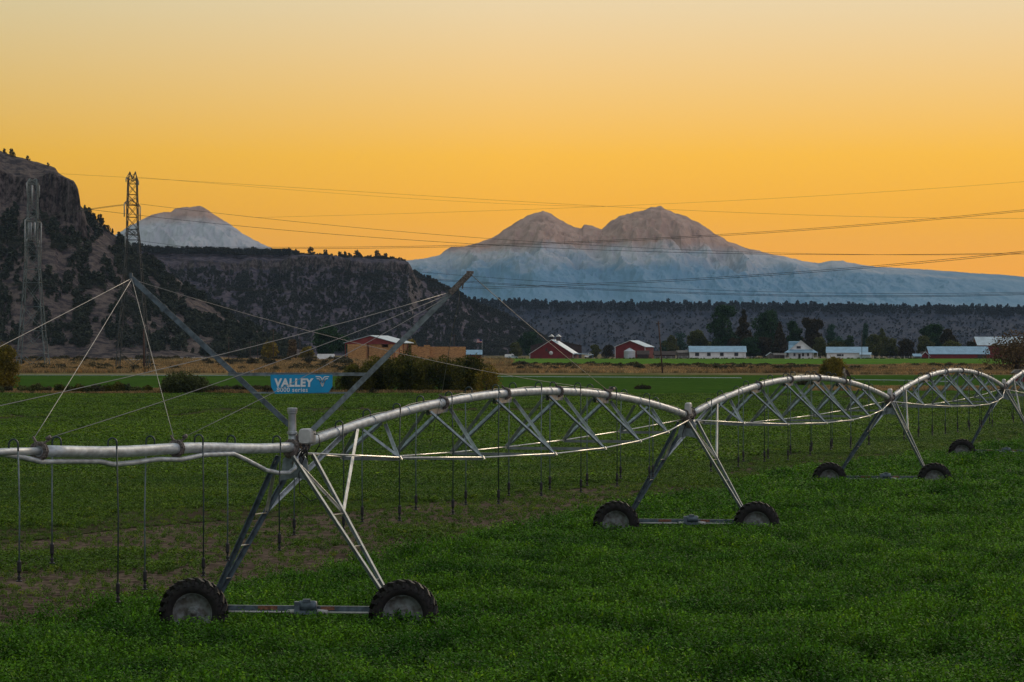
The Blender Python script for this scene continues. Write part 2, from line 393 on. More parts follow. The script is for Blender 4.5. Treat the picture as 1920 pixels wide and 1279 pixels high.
M['hillL'] = terrain_mat('left_hill', (.044,.036,.040), (.135,.104,.092), (.070,.056,.053), .16, stretch=(1,1,.55))
M['hillM'] = terrain_mat('middle_hill', (.036,.035,.054), (.105,.084,.098), (.070,.058,.056), .15)  # haze of distance mixed into the mesa colours as a purple blue tint
M['hillF'] = terrain_mat('far_ridge', (.024,.034,.058), (.030,.039,.064), (.026,.035,.056), .09)  # evening blue of the distance painted into the ridge colours
vs_c = np.concatenate([np.linspace(0, .78, 70), np.linspace(.79, .84, 16), np.linspace(.85, 1, 16), np.linspace(1.03, 1.6, 12)])
hillL = Hill([(-2600,690),(-2000,600),(-1400,420),(-700,265),(-300,270),(0,285),(30,295),(60,303),(85,309),(103,316),(108,325),(125,336),(138,343),(146,356),(149,372),(151,389),(165,402),(190,422),(215,443),(235,460),(262,480),(300,503),(330,522),(370,556),(420,590),(470,614),(500,628),(540,647),(560,658),(900,700)],
             1750, 1480, lambda p: (1-sstep(148, 175, p))*(.5+.5*sstep(50, 115, p)), 3.8, 1.3, 6)
hillL.mesh('hill_left', M['hillL'], -2500, 575, 1300, 0, 'steep rocky hill with rimrock cliff at the left', vs_c)
hillM = Hill([(-300,440),(215,458),(270,470),(300,474),(400,475),(450,477),(520,477),(600,481),(650,484),(700,484),(740,488),(765,493),(771,502),(776,513),(800,523),(830,541),(860,553),(880,566),(900,576),(940,592),(980,611),(1010,630),(1050,650),(1070,662),(1300,700)],
             2700, 2250, lambda p: np.clip(.55+.45*sstep(300,600,p), 0, 1)*(1-sstep(768, 800, p)), 4, 5.7, 7, cb=.84)
hillM.mesh('hill_middle', M['hillM'], 100, 1090, 480, 0, 'brown mesa, purple from painted haze, with a rimrock edge in the middle distance', vs_c)
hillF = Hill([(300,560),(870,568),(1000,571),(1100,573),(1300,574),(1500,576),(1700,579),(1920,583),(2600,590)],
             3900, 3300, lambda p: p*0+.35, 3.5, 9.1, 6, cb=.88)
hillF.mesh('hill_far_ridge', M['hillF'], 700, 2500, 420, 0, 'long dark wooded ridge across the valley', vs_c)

MK = 10000/22000      # the mountains stand 10 km off
def mountain(name, pts, D, depth, x0, x1, nx, nv, mt, seed, label):
    px = np.linspace(x0, x1, nx)[None]; v = np.concatenate([np.linspace(0, 1, nv), np.linspace(1.03, 1.7, 10)])[:, None]
    H = CH-(np.interp(px, [p[0] for p in pts], [p[1] for p in pts])-HY)/F*D
    Dd = D-depth+depth*v+px*0
    xm = (px-960)/F*22; ym = v*depth/1000/MK
    prof = np.where(v <= 1, .12+.88*np.clip(v, 0, 1)**1.25, 1-(v-1)*.9)
    # summits pull ridges forward: blend the crest line with a smoothed one lower down
    k = np.exp(-np.linspace(-3, 3, 61)**2); k /= k.sum()
    Hs = np.convolve(np.pad(H[0], 30, 'edge'), k, 'valid')[None]
    bl = np.clip(v, 0, 1)**3; Hh = H*bl+Hs*(1-bl)
    env = np.clip((v-.2)*1.6, 0.06, 1)*np.clip((1-v)*5, 0, 1)
    rid = 1-np.abs(2*fbm(xm/.34+seed+.25*ym, ym/1.1+seed, 6)-1)
    rid2 = 1-np.abs(2*fbm(xm/.10+seed, ym/.35, 4)-1)
    env = env*(.06+.94*sstep(520, 800, Hs/MK))
    Z = Hh*prof+env*((rid-.75)*300+(rid2-.75)*70)*MK+(fbm(xm/.03+seed, ym/.05, 3)-.5)*14*MK*np.clip((v-.3)*2,0,1)*(.1+.9*sstep(520, 800, Hs/MK))
    X = (px-960)/F*Dd; Z[0] = -3
    return tag(grid_mesh(name, X, Dd, Z, [mt], smooth=False), label, kind='structure')

def mountain_mat(name, snowline, glowline, blur=110):
    m = bpy.data.materials.new(name); m.use_nodes = True; t = m.node_tree; n = t.nodes; b = n['Principled BSDF']
    b.inputs['Roughness'].default_value = .9; b.inputs['Specular IOR Level'].default_value = .05
    g = n.new('ShaderNodeNewGeometry'); sp = n.new('ShaderNodeSeparateXYZ'); t.links.new(g.outputs['Position'], sp.inputs[0])
    def noise(sc, det=8, st=(1,1,1)):
        mp = n.new('ShaderNodeMapping'); mp.inputs['Scale'].default_value = st; t.links.new(g.outputs['Position'], mp.inputs[0])
        z = n.new('ShaderNodeTexNoise'); z.inputs['Scale'].default_value = sc/MK; z.inputs['Detail'].default_value = det; z.inputs['Roughness'].default_value = .65
        t.links.new(mp.outputs[0], z.inputs['Vector']); return z.outputs['Fac']
    streak = noise(.010, 9, (1,.35,.35))
    snow = ramp_node(t, [(.34, (.27,.27,.29,1)), (.46, (.36,.365,.385,1)), (.62, (.41,.415,.43,1))], streak)
    rock_tint = ramp_node(t, [(.38, (.27,.155,.10,1)), (.5, (.37,.225,.155,1)), (.66, (.42,.27,.20,1))], streak)  # sunset glow on the upper cones painted in as warm brown rock
    forest = ramp_node(t, [(.35, (.10,.215,.32,1)), (.65, (.115,.235,.34,1))], noise(.002, 6))  # blue distance haze painted into the forest colour
    def zmask(lo, hi, amp, sc):
        a = math_node(t, 'MULTIPLY_ADD', math_node(t, 'SUBTRACT', noise(sc, 8), .5), amp*MK); t.links.new(sp.outputs[2], a.node.inputs[2])
        mr = n.new('ShaderNodeMapRange'); mr.inputs[1].default_value = lo*MK; mr.inputs[2].default_value = hi*MK; t.links.new(a, mr.inputs[0]); return mr.outputs[0]
    def mix(f, a, c):
        q = n.new('ShaderNodeMix'); q.data_type = 'RGBA'; t.links.new(f, q.inputs[0]); t.links.new(a, q.inputs[6]); t.links.new(c, q.inputs[7]); return q.outputs[2]
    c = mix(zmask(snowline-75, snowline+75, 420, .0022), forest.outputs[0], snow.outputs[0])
    c = mix(zmask(glowline-blur, glowline+blur, 160, .003), c, rock_tint.outputs[0])
    t.links.new(c, b.inputs['Base Color'])
    bp = n.new('ShaderNodeBump'); bp.inputs['Strength'].default_value = .35; bp.inputs['Distance'].default_value = 25*MK
    hm_ = math_node(t, 'MULTIPLY', streak, zmask(snowline-20, snowline+90, 200, .0022)); t.links.new(hm_, bp.inputs['Height']); t.links.new(bp.outputs[0], b.inputs['Normal'])
    return m
MD = 10000
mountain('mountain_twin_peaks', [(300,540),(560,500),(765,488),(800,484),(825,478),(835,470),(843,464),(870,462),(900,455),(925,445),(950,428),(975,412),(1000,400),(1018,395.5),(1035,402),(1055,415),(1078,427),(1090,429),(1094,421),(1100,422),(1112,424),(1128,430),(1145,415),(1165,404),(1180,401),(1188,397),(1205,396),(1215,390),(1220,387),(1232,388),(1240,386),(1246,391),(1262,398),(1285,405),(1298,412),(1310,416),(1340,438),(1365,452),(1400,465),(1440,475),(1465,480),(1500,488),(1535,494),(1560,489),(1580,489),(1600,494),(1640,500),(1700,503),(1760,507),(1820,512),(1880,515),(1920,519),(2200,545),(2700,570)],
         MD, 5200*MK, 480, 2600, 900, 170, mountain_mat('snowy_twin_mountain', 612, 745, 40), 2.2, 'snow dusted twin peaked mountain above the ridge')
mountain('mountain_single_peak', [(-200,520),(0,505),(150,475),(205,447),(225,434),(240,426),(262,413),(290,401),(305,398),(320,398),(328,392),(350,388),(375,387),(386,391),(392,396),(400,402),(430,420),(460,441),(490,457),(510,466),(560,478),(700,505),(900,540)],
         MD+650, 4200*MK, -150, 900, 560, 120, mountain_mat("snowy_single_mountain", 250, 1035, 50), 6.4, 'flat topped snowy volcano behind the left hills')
# ---------------------------------------------------------------- foliage
def leafset(mb, cx, cy, cz, rx, ry, rz, n, size, r, m=0, shell=.55, flat=0):
    for i in range(n):
        while True:
            a, b, c = r.uniform(-1,1), r.uniform(-1,1), r.uniform(-1,1); q = a*a+b*b+c*c
            if q < 1 and q > .02: break
        q = math.sqrt(q); k = (shell+(1-shell)*q)/q if r.random() < .75 else 1
        p = Vector((cx+a*rx*k*q**.0 if False else cx+a*k*rx, cy+b*k*ry, cz+c*k*rz))
        u = Vector((r.gauss(0,1), r.gauss(0,1), r.gauss(0,1)*(1-flat))).normalized(); v = u.cross(Vector((r.gauss(0,1), r.gauss(0,1), r.gauss(0,1)))).normalized()
        s = size*r.uniform(.5, 1.2)
        mb.poly((p-u*s*.5-v*s*.2, p+u*s*.15-v*s*.5, p+u*s*.55+v*s*.1, p-u*s*.1+v*s*.5), m)
def crown_blobs(w, h, z0, r, kind):
    """(centre, radii) of the leaf clumps that make an uneven crown w wide, from z0 up to h"""
    B = []
    if kind == 'round':
        H = h-z0; k = 16
        for i in range(k):
            a = r.uniform(0, 6.28); t = r.random(); q = math.sin(math.pi*min(1, .18+.75*t))
            rr = w*.5*(.35+.65*q)*r.uniform(.1, .86); s = w*r.uniform(.14, .26)
            B.append((math.cos(a)*rr, math.sin(a)*rr, z0+s*.6+(H-s*1.3)*t, s, s, s*r.uniform(.65, 1)))
        B.append((0, 0, z0+H*.45, w*.30, w*.30, H*.38))
    elif kind == 'cone':
        for i in range(11):
            t = (i+.5)/11; rr = w*.5*(1-t)**.8
            for j in range(3):
                a = r.uniform(0, 6.28); B.append((math.cos(a)*rr*.45, math.sin(a)*rr*.45, z0+(h-z0)*t, rr*.62+.1, rr*.62+.1, (h-z0)/11*.85))
    elif kind == 'poplar':
        for i in range(9):
            t = (i+.5)/9; rr = w*.5*math.sin(math.pi*(.12+.8*t))**.5
            B.append((r.uniform(-.12,.12)*w, r.uniform(-.12,.12)*w, z0+(h-z0)*t, rr*r.uniform(.7,1), rr*.9, (h-z0)/9*.9))
    elif kind == 'bush':
        for i in range(14):
            a = r.uniform(0, 6.28); q = math.sqrt(r.random())*.80; s = w*r.uniform(.13, .22); hh = h*(1-.38*q*q)*r.uniform(.80, 1.12)
            s2 = min(s, hh*.5)
            B.append((math.cos(a)*q*w*.5, math.sin(a)*q*w*.5, max(s2*.7, hh-s2), s, s, s2))
            B.append((math.cos(a)*q*w*.48, math.sin(a)*q*w*.48, hh*.42, s*1.1, s*1.1, hh*.42))
    return B
def make_tree(name, loc, w, h, kind, lmat, nleaf, size, label, cat='tree', group=None, seed=0, clear=.12, trunk_r=None):
    r = random.Random(seed*97+11); z0 = 0 if kind == 'bush' else h*clear
    root = empty(name, loc, label, cat, group)
    mb = MB(); B = crown_blobs(w, h, z0, r, kind); vol = sum((b[3]*b[4]*b[5])**(2/3) for b in B)
    for b in B: leafset(mb, *b, max(6, int(nleaf*(b[3]*b[4]*b[5])**(2/3)/vol)), size, r)
    # loose sprays so the outline is ragged
    for i in range(int(nleaf*.10)):
        b = r.choice(B); a = r.uniform(0, 6.28); u = r.uniform(-.3, 1); c = math.sqrt(max(0, 1-u*u)); k = r.uniform(1.0, 1.3)
        leafset(mb, b[0]+math.cos(a)*c*b[3]*k, b[1]+math.sin(a)*c*b[4]*k, b[2]+u*b[5]*k, size*.5, size*.5, size*.6, 2, size*.7, r)
    mb.v = [(x+loc[0], y+loc[1], max(z, .02)+loc[2]) for x, y, z in mb.v]
    mb.build('crown' if kind != 'bush' else 'foliage', LF[lmat], root)
    tb = MB(); tr = trunk_r or max(.1, w*.035); L0 = Vector(loc)-Vector((0,0,.3))
    if kind == 'bush':
        for k in range(5):
            a = r.uniform(0, 6.28); tb.tube([L0+Vector((math.cos(a)*w*.05, math.sin(a)*w*.05, 0)), L0+Vector((math.cos(a)*w*.22, math.sin(a)*w*.22, h*.5))], .04, 5, rs=[.06, .03])
        tb.build('stems', M['trunk'], root)
    else:
        tb.tube([L0, L0+Vector((.03*w, 0, h*.35)), L0+Vector((-.02*w, .02*w, h*.8))], tr, 6, rs=[tr*1.3, tr*.9, tr*.25])
        if kind == 'round':
            for b in B[:6]: tb.tube([L0+Vector((.02*w, 0, h*.28)), Vector(loc)+Vector(b[:3])], tr, 5, rs=[tr*.6, tr*.15])
        tb.build('trunk', M['trunk'], root)
    return root

# farm trees: x centre, top y, base y, width in photo pixels; placed at depth D behind the buildings
FT = [ # (px, top, wpx, kind, colour, D, label)
 (1357,574,54,'round','dark',1580,'tall dark green tree above the right end of the long white shed'),
 (1394,584,48,'cone','brown',1560,'tall rusty dark conifer right of the big round tree'),
 (1444,583,66,'round','dark',1620,'widest dark tree crown behind the conifers'),
 (1462,607,34,'cone','brown',1530,'pointed dark conifer just left of the white farmhouse'),
 (1490,598,36,'round','dark',1600,'dark tree rising behind the farmhouse roof'),
 (1522,596,42,'round','brown',1590,'open branched dark brown tree right of the farmhouse roof'),
 (1538,630,30,'round','olive',1560,'small round olive tree beside the farmhouse'),
 (1558,611,19,'poplar','teal',1700,'hazy blue green poplar right of the farmhouse'),
 (1573,630,26,'round','teal',1720,'low blue green tree beside the hazy poplar'),
 (1593,628,21,'round','dark',1600,'small dark round tree above the second white shed'),
 (1622,609,13,'poplar','teal',1750,'slim blue green poplar above the second white shed'),
 (1654,618,12,'poplar','olive',1740,'slim pale poplar behind the olive trees'),
 (1640,629,36,'round','olive',1560,'olive tree at the right end of the second white shed'),
 (1667,631,38,'round','olive',1590,'broad olive tree between the shed and the brown tree row'),
 (1699,637,36,'round','brown',1570,'brown tinged tree in the middle of the low tree row'),
 (1733,629,38,'round','olive',1580,'grey green tree at the left foot of the big spreading tree'),
 (1748,603,44,'round','dark',1640,'big spreading dark tree left of the long red shed'),
 (1778,618,32,'round','brown',1620,'right shoulder tree of the big spreading tree'),
 (1778,640,44,'round','olive',1570,'low grey green tree just above the left end of the red shed'),
 (1824,641,24,'round','brown',1600,'small dull tree left of the upper red barn'),
 (1308,618,36,'round','olive',1600,'olive tree above the left end of the long white shed'),
 (1338,640,50,'round','olive',1640,'low yellowish trees showing over the long white shed roof'),
 (1377,636,40,'round','brown',1575,'dark tree behind the right end of the long white shed'),
 (1258,628,26,'round','olive',1650,'pale green tree left of the long white shed'),
 (1276,624,30,'round','teal',1760,'hazy blue green tree behind the thin pole'),
 (1246,634,22,'round','teal',1700,'hazy tree right of the red barn'),
 (1408,630,34,'round','dark',1540,'dark tree filling the gap right of the long white shed'),
 (1432,634,34,'round','brown',1545,'brown tree between the shed and the pointed conifer'),
 (1117,644,22,'round','olive',1600,'small dark tree between the two red barns'),
 (1141,648,26,'round','brown',1590,'low round tree touching the second red barn'),
 (994,622,36,'round','dark',1800,'dark tree on the slope left of the first red barn'),
 (966,643,24,'round','olive',1650,'small olive tree by the corral'),
 (1570,642,46,'bush','olive',1600,'low shrubs behind the second white shed'),
 (614,611,62,'round','dark',1330,'big dark green tree left of the hay barn'),
 (507,640,36,'round','yellow',1250,'yellow green tree furthest left of the three by the poles'),
 (548,638,26,'round','rusty',1260,'orange tinged tree in the middle of the three by the poles'),
 (573,648,26,'round','yellow',1240,'yellow tree nearest the dark tree'),
 (772,636,28,'round','yellow',1420,'yellow tree peeping over the hay stack'),
]
for i, (px, top, wp, kind, col, D, lab) in enumerate(FT):
    g0 = gz(D); loc = ((px-960)/F*D, D, g0); zt = CH-(top-HY)/F*D
    make_tree('poplar_tree' if kind == 'poplar' else 'conifer_tree' if kind == 'cone' else 'shrub' if kind == 'bush' else 'broadleaf_tree',
              loc, wp/F*D*1.05, zt-g0, kind, col, 7000 if wp > 30 else 2600, 1.0 if wp > 30 else .75, lab, group='trees around the farmsteads', seed=i, clear=.06)

# shrubs along the ditch and at the frame edges
SH = [ # px, top, base depth, wpx, colour, label
 (668,686,386,60,'willow','leftmost yellow edged willow of the big ditch thicket'),
 (712,668,392,70,'willow','left half of the dark ditch thicket below the hay barn'),
 (762,662,388,84,'willow','tallest willow of the dark ditch thicket'),
 (822,664,384,80,'willow','right middle willow of the dark ditch thicket'),
 (880,668,390,80,'willow','yellowing willow near the right end of the thicket'),
 (915,684,382,42,'yellow','golden willow at the right end of the ditch thicket'),
 (343,698,380,84,'olive','round lone bush in front of the pylon by the ditch'),
 (8,652,398,52,'yellow','yellow tree cut by the left edge of the photo'),
 (1562,672,560,48,'yellow','golden bush behind the second arch of the machine'),
 (1572,676,575,30,'yellow','small golden bush hugging the back of the golden bush'),
 (1512,712,470,40,'sage','dark low bush under the second arch'),
 (1206,722,420,28,'sage','tiny dark bush alone in the field behind the first arch'),
]
for i, (px, top, D, wp, col, lab) in enumerate(SH):
    g0 = gz(D); make_tree('bush', ((px-960)/F*D, D, g0), wp/F*D*1.1, CH-(top-HY)/F*D-g0, 'bush', col, 8000 if wp > 45 else 1800, .24 if wp > 45 else .22, lab, 'bush', 'bushes along the ditches', 300+i)
make_tree('spreading_tree', ((1905-960)/F*700, 700, gz(700)), 118/F*700, CH-(624-HY)/F*700-gz(700), 'round', 'rusty', 5200, .42, 'wide rusty brown tree at the right edge of the photo', 'tree', None, 401, clear=.10)
for i in range(17):
    px = -20+i*18.5+rnd.uniform(-5, 5); D = 384+rnd.uniform(-4, 5)
    if 305 < px < 380: continue
    make_tree('bush', ((px-960)/F*D, D, gz(D)), rnd.uniform(18, 30)/F*D, rnd.uniform(.9, 1.5), 'bush', rnd.choice(['sage','olive','willow','olive']), 900, .22,
              'low scrubby bush in the ditch row left of the thicket', 'bush', 'low bushes in the left ditch row', 500+i)

# ---------------------------------------------------------------- instanced stuff (geometry nodes over a point mesh)
protos = []
def proto_collection(name, meshes):
    c = bpy.data.collections.new(name)
    for i, me in enumerate(meshes):
        o = bpy.data.objects.new(f'{name}_{i}', me); c.objects.link(o)
    return c
def mesh_only(mb, mats):
    me = bpy.data.meshes.new('clump'); me.from_pydata([tuple(v) for v in mb.v], [], mb.f)
    for m in (mats if isinstance(mats, list) else [mats]): me.materials.append(m)
    me.polygons.foreach_set('material_index', mb.m); me.update(); return me
def scatter(name, pts, scales, coll, nvar, label, seed=0):
    me = bpy.data.meshes.new(name); me.from_pydata([tuple(p) for p in pts], [], [])
    rs = np.random.RandomState(seed); n = len(pts)
    a = me.attributes.new('s', 'FLOAT_VECTOR', 'POINT'); a.data.foreach_set('vector', np.asarray(scales, np.float32).reshape(-1))
    a = me.attributes.new('rot', 'FLOAT_VECTOR', 'POINT'); rr = np.zeros((n, 3), np.float32); rr[:, 2] = rs.rand(n)*6.283; a.data.foreach_set('vector', rr.reshape(-1))
    a = me.attributes.new('idx', 'INT', 'POINT'); a.data.foreach_set('value', rs.randint(0, nvar, n).astype(np.int32))
    o = bpy.data.objects.new(name, me); scene.collection.objects.link(o)
    ng = bpy.data.node_groups.new(name, 'GeometryNodeTree'); ng.interface.new_socket('Geometry', in_out='INPUT', socket_type='NodeSocketGeometry'); ng.interface.new_socket('Geometry', in_out='OUTPUT', socket_type='NodeSocketGeometry')
    q = ng.nodes; gi = q.new('NodeGroupInput'); go = q.new('NodeGroupOutput'); io = q.new('GeometryNodeInstanceOnPoints'); ci = q.new('GeometryNodeCollectionInfo')
    ci.inputs['Collection'].default_value = coll; ci.inputs['Separate Children'].default_value = True; ci.inputs['Reset Children'].default_value = True
    mp = q.new('GeometryNodeMeshToPoints')
    ng.links.new(gi.outputs[0], mp.inputs[0]); ng.links.new(mp.outputs[0], io.inputs['Points']); ng.links.new(ci.outputs[0], io.inputs['Instance']); io.inputs['Pick Instance'].default_value = True
    for nm, ty, sock in (('s','FLOAT_VECTOR','Scale'), ('rot','FLOAT_VECTOR','Rotation'), ('idx','INT','Instance Index')):
        at = q.new('GeometryNodeInputNamedAttribute'); at.data_type = ty; at.inputs[0].default_value = nm
        src = at.outputs[0]
        if nm == 'rot':
            e = q.new('FunctionNodeEulerToRotation'); ng.links.new(src, e.inputs[0]); src = e.outputs[0]
        ng.links.new(src, io.inputs[sock])
    ng.links.new(io.outputs[0], go.inputs[0])
    md = o.modifiers.new('scatter', 'NODES'); md.node_group = ng
    return tag(o, label, kind='stuff')

def crop_mat(name, dark, light, patch, psc, fine=1.5):
    """alfalfa: broad lighter and darker patches, every plant and every leaf a little different"""
    m = bpy.data.materials.new(name); m.use_nodes = True; t = m.node_tree; n = t.nodes; b = n['Principled BSDF']
    b.inputs['Roughness'].default_value = .7; b.inputs['Specular IOR Level'].default_value = .15
    oi = n.new('ShaderNodeObjectInfo'); g = n.new('ShaderNodeNewGeometry')
    nz = n.new('ShaderNodeTexNoise'); nz.inputs['Scale'].default_value = psc; nz.inputs['Detail'].default_value = 5; t.links.new(g.outputs['Position'], nz.inputs['Vector'])
    r1 = ramp_node(t, [(.35, (*dark, 1)), (.65, (*light, 1))], nz.outputs['Fac'])
    r2 = ramp_node(t, [(0, (.45,.5,.5,1)), (.5, (1,1,1,1)), (.93, (1.25,1.15,1.1,1)), (1, (*patch, 1))], oi.outputs['Random'])
    r3 = ramp_node(t, [(0, (.4,.4,.4,1)), (.8, (1.2,1.2,1.1,1)), (1, (1.65,1.5,1.25,1))], g.outputs['Random Per Island'])
    def mul(a, c):
        q = n.new('ShaderNodeMix'); q.data_type = 'RGBA'; q.blend_type = 'MULTIPLY'; q.inputs[0].default_value = 1; t.links.new(a, q.inputs[6]); t.links.new(c, q.inputs[7]); return q.outputs[2]
    c = mul(mul(r1.outputs[0], r2.outputs[0]), r3.outputs[0]); t.links.new(c, b.inputs['Base Color'])
    tr = n.new('ShaderNodeBsdfTranslucent'); t.links.new(c, tr.inputs[0]); ms = n.new('ShaderNodeMixShader'); ms.inputs[0].default_value = .25
    t.links.new(b.outputs[0], ms.inputs[1]); t.links.new(tr.outputs[0], ms.inputs[2]); t.links.new(ms.outputs[0], n['Material Output'].inputs[0])
    return m
M['alf'] = crop_mat('alfalfa_leaves', (.026,.100,.004), (.088,.215,.010), (2.2,1.5,.8), .35)
M['alf2'] = crop_mat('cut_alfalfa_leaves', (.060,.135,.009), (.105,.185,.014), (1.9,1.25,.5), .12)
M['alf3'] = crop_mat('dense_low_alfalfa', (.085,.180,.010), (.125,.225,.014), (1.6,1.2,.6), .05)
M['dryg'] = crop_mat('dry_grass_blades', (.24,.155,.072), (.42,.295,.15), (1.5,1.1,.7), .02)

def plant_clump(r, rad, h, stems, leaves, ls):
    mb = MB()
    for s in range(stems):
        a = r.uniform(0, 6.28); q = math.sqrt(r.random())*rad; bx, by = math.cos(a)*q, math.sin(a)*q
        tx, ty = bx*1.25+r.uniform(-.05,.05), by*1.25+r.uniform(-.05,.05); hh = h*r.uniform(.55, 1.08)
        for l in range(leaves):
            t = .25+.75*((l+r.random())/leaves); c = Vector((bx+(tx-bx)*t+r.gauss(0,.028), by+(ty-by)*t+r.gauss(0,.028), hh*t))
            u = Vector((r.gauss(0,1), r.gauss(0,1), r.gauss(0,.45)+.15)).normalized(); v = u.cross(Vector((r.gauss(0,.5), r.gauss(0,.5), 1))).normalized(); s2 = ls*r.uniform(.6, 1.25)
            mb.poly((c-u*s2*.5, c-v*s2*.33, c+u*s2*.6, c+v*s2*.33))
    return mb
r0 = random.Random(5)
c_alf = proto_collection('alf', [mesh_only(plant_clump(r0, .19, .46, 12, 13, .052), M['alf']) for k in range(6)])
c_alf2 = proto_collection('alf2', [mesh_only(plant_clump(r0, .13, .20, 7, 9, .060), M['alf2']) for k in range(5)])
c_alf3 = proto_collection('alf3', [mesh_only(plant_clump(r0, .50, .22, 22, 6, .12), M['alf3']) for k in range(5)])
rs = np.random.RandomState(11)
# tall crop: from below the frame back to its edge
pts = []; sc = []
n = 0
Yc = rs.uniform(36, 172, 370000); Xc = (rs.rand(len(Yc))-.5)*2*(.19*Yc+9)
den = np.clip(70/Yc, .35, 1)*(.19*Yc+9)/52
gap = fbm(Xc*1.3+40, Yc*.6, 2)
for tx, ty in ((-4.08,55.4),(5.03,83.8),(14.5,112.6),(23.85,142.3)): gap = np.where((np.abs(Xc-tx) < 3.6) & (np.abs(Yc-ty+1.2) < 2.4), 0, gap)
ok = (rs.rand(len(Yc)) < den*np.clip(1.5-2.4*np.clip(gap-.56, 0, 1)*5, .25, 1)) & (Yc < edge_depth(Xc)+(fbm(Xc*.5, Yc*.5)-.5)*5)
Xc, Yc = Xc[ok], Yc[ok]
hs = (.62+1.35*fbm(Xc*1.1, Yc*.55, 3))*np.interp(Yc, [80, 110], [1, 1.22]); wsc = np.clip(Yc/70, 1, 1.7)
_TC = [(-4.08,55.4),(5.03,83.8),(14.5,112.6),(23.85,142.3)]
hs *= np.clip((edge_depth(Xc)+2.5-Yc)/3, .5, 1)
for tx, ty in _TC:
    m_ = (np.abs(Xc-tx) < 3.4) & (Yc < ty-.35) & (Yc > ty-2.6); hs = np.where(m_, np.clip(hs, 1.22, 1.5), hs)
    for sx in (-2, 2):
        m_ = (np.abs(Xc-tx-sx) < .7) & (np.abs(Yc-ty) < .5); hs = np.where(m_, np.minimum(hs, .45), hs)
scatter('tall_alfalfa_crop', np.stack([Xc, Yc, Xc*0-.43], 1), np.stack([wsc*1.05, wsc*1.05, hs], 1), c_alf, 6, 'tall dark green alfalfa filling the foreground')
print('tall', len(Xc))
# cut strip behind it: scattered plants with soil between
Yc = rs.uniform(50, 235, 260000); Xc = (rs.rand(len(Yc))-.5)*2*(.20*Yc+7); e = edge_depth(Xc)
t = Yc-e
row = .5+.5*np.sin((Yc*.951-Xc*.309*0+Xc*-.309)*0+(Xc*.951-Yc*.309)*2*math.pi/1.6)
patch = fbm(Xc/5.5+3, Yc/11+8, 4)
wd = np.interp(Xc, [-12, 0, 12, 30], [52, 34, 20, 18]); cover = .15+.85*sstep(wd*.70, wd*1.15, t)+(patch-.5)*2.7-.12*np.exp(-((t-5)/6)**2)
ok = (t > -1) & ((t < 45) | (Yc < 175)) & (rs.rand(len(Yc)) < np.clip(cover, .34, 1)*np.clip(Yc/150+.15, 0, 1)*.95)
Xc, Yc, t = Xc[ok], Yc[ok], t[ok]
hs = .6+.8*fbm(Xc*.3, Yc*.3, 3); thin = np.clip(cover[ok], .1, 1); wsc = (.8+.7*rs.rand(len(Xc))+np.clip((Yc-90)/120, 0, .6))*(.5+.5*sstep(.1, .7, thin)); hs *= .55+.45*sstep(.1, .7, thin)
scatter('cut_alfalfa_crop', np.stack([Xc, Yc, Xc*0-.42], 1), np.stack([wsc, wsc, hs*1.05], 1), c_alf2, 5, 'short yellowish alfalfa sprouting from bare soil', 1)
print('cut', len(Xc))
Yc = 140*(372/140)**rs.uniform(-.10, 1, 56000); Xc = (rs.rand(len(Yc))-.5)*2*(.20*Yc+10); e = edge_depth(Xc)
patch = fbm(Xc/14+3, Yc/30+8, 4)
ok = (Yc-e > 30) & (rs.rand(len(Yc)) < np.clip(.95+(patch-.47)*4, .15, 1)*sstep(118, 160, Yc))
Xc, Yc = Xc[ok], Yc[ok]; wsc = .8+.6*rs.rand(len(Xc)); hs = wsc*(.5+.7*fbm(Xc*.1, Yc*.1, 3))
scatter('low_alfalfa_field', np.stack([Xc, Yc, Xc*0-.41], 1), np.stack([wsc, wsc, hs*.9], 1), c_alf3, 5, 'dense low green alfalfa stretching to the ditch', 2)
print('low', len(Xc))
# dry grass strip beyond the middle field
def dry_clump(r, h, n, ls):
    mb = MB()
    for i in range(n):
        a = r.uniform(0, 6.28); q = r.random(); b = Vector((math.cos(a)*q*.5, math.sin(a)*q*.5, -.1)); tp = b+Vector((r.gauss(0,.22), r.gauss(0,.22), h*r.uniform(.5,1)))
        s = Vector((r.gauss(0,1), r.gauss(0,1), 0)).normalized()*ls; mb.poly((b-s, b+s, tp+s*.3, tp-s*.3))
    return mb
c_dry = proto_collection('dryc', [mesh_only(dry_clump(r0, 1.0, 34, .05), M['dryg']) for k in range(4)])
c_sage = proto_collection('sagec', [])
for k in range(4):
    mb = MB()
    for b in crown_blobs(1.5, 1.0, 0, r0, 'bush'): leafset(mb, *b, 12, .20, r0)
    c_sage.objects.link(bpy.data.objects.new('sagec_%d' % k, mesh_only(mb, LF['sage'])))
P_ = []; S_ = []
def band(n, d0, d1, x0, x1, smin, smax, thr=-1, sd=0):
    Y = rs.uniform(d0, d1, n); X = rs.uniform(x0, x1, n)*Y/F
    nn = fbm(X/18+sd, Y/40+sd, 3); ok = nn > thr; return X[ok], Y[ok], (smin+(smax-smin)*nn*rs.uniform(.6,1.4,n))[ok]
def scatter_band(name, parts, coll, nv, label, seed, flat=1.0):
    X = np.concatenate([p[0] for p in parts]); Y = np.concatenate([p[1] for p in parts]); S = np.concatenate([p[2] for p in parts])
    Z = -.45+1.45*sstep(400, 1500, Y); scatter(name, np.stack([X, Y, Z], 1), np.stack([S*1.4, S*1.4, S*flat], 1), coll, nv, label, seed)
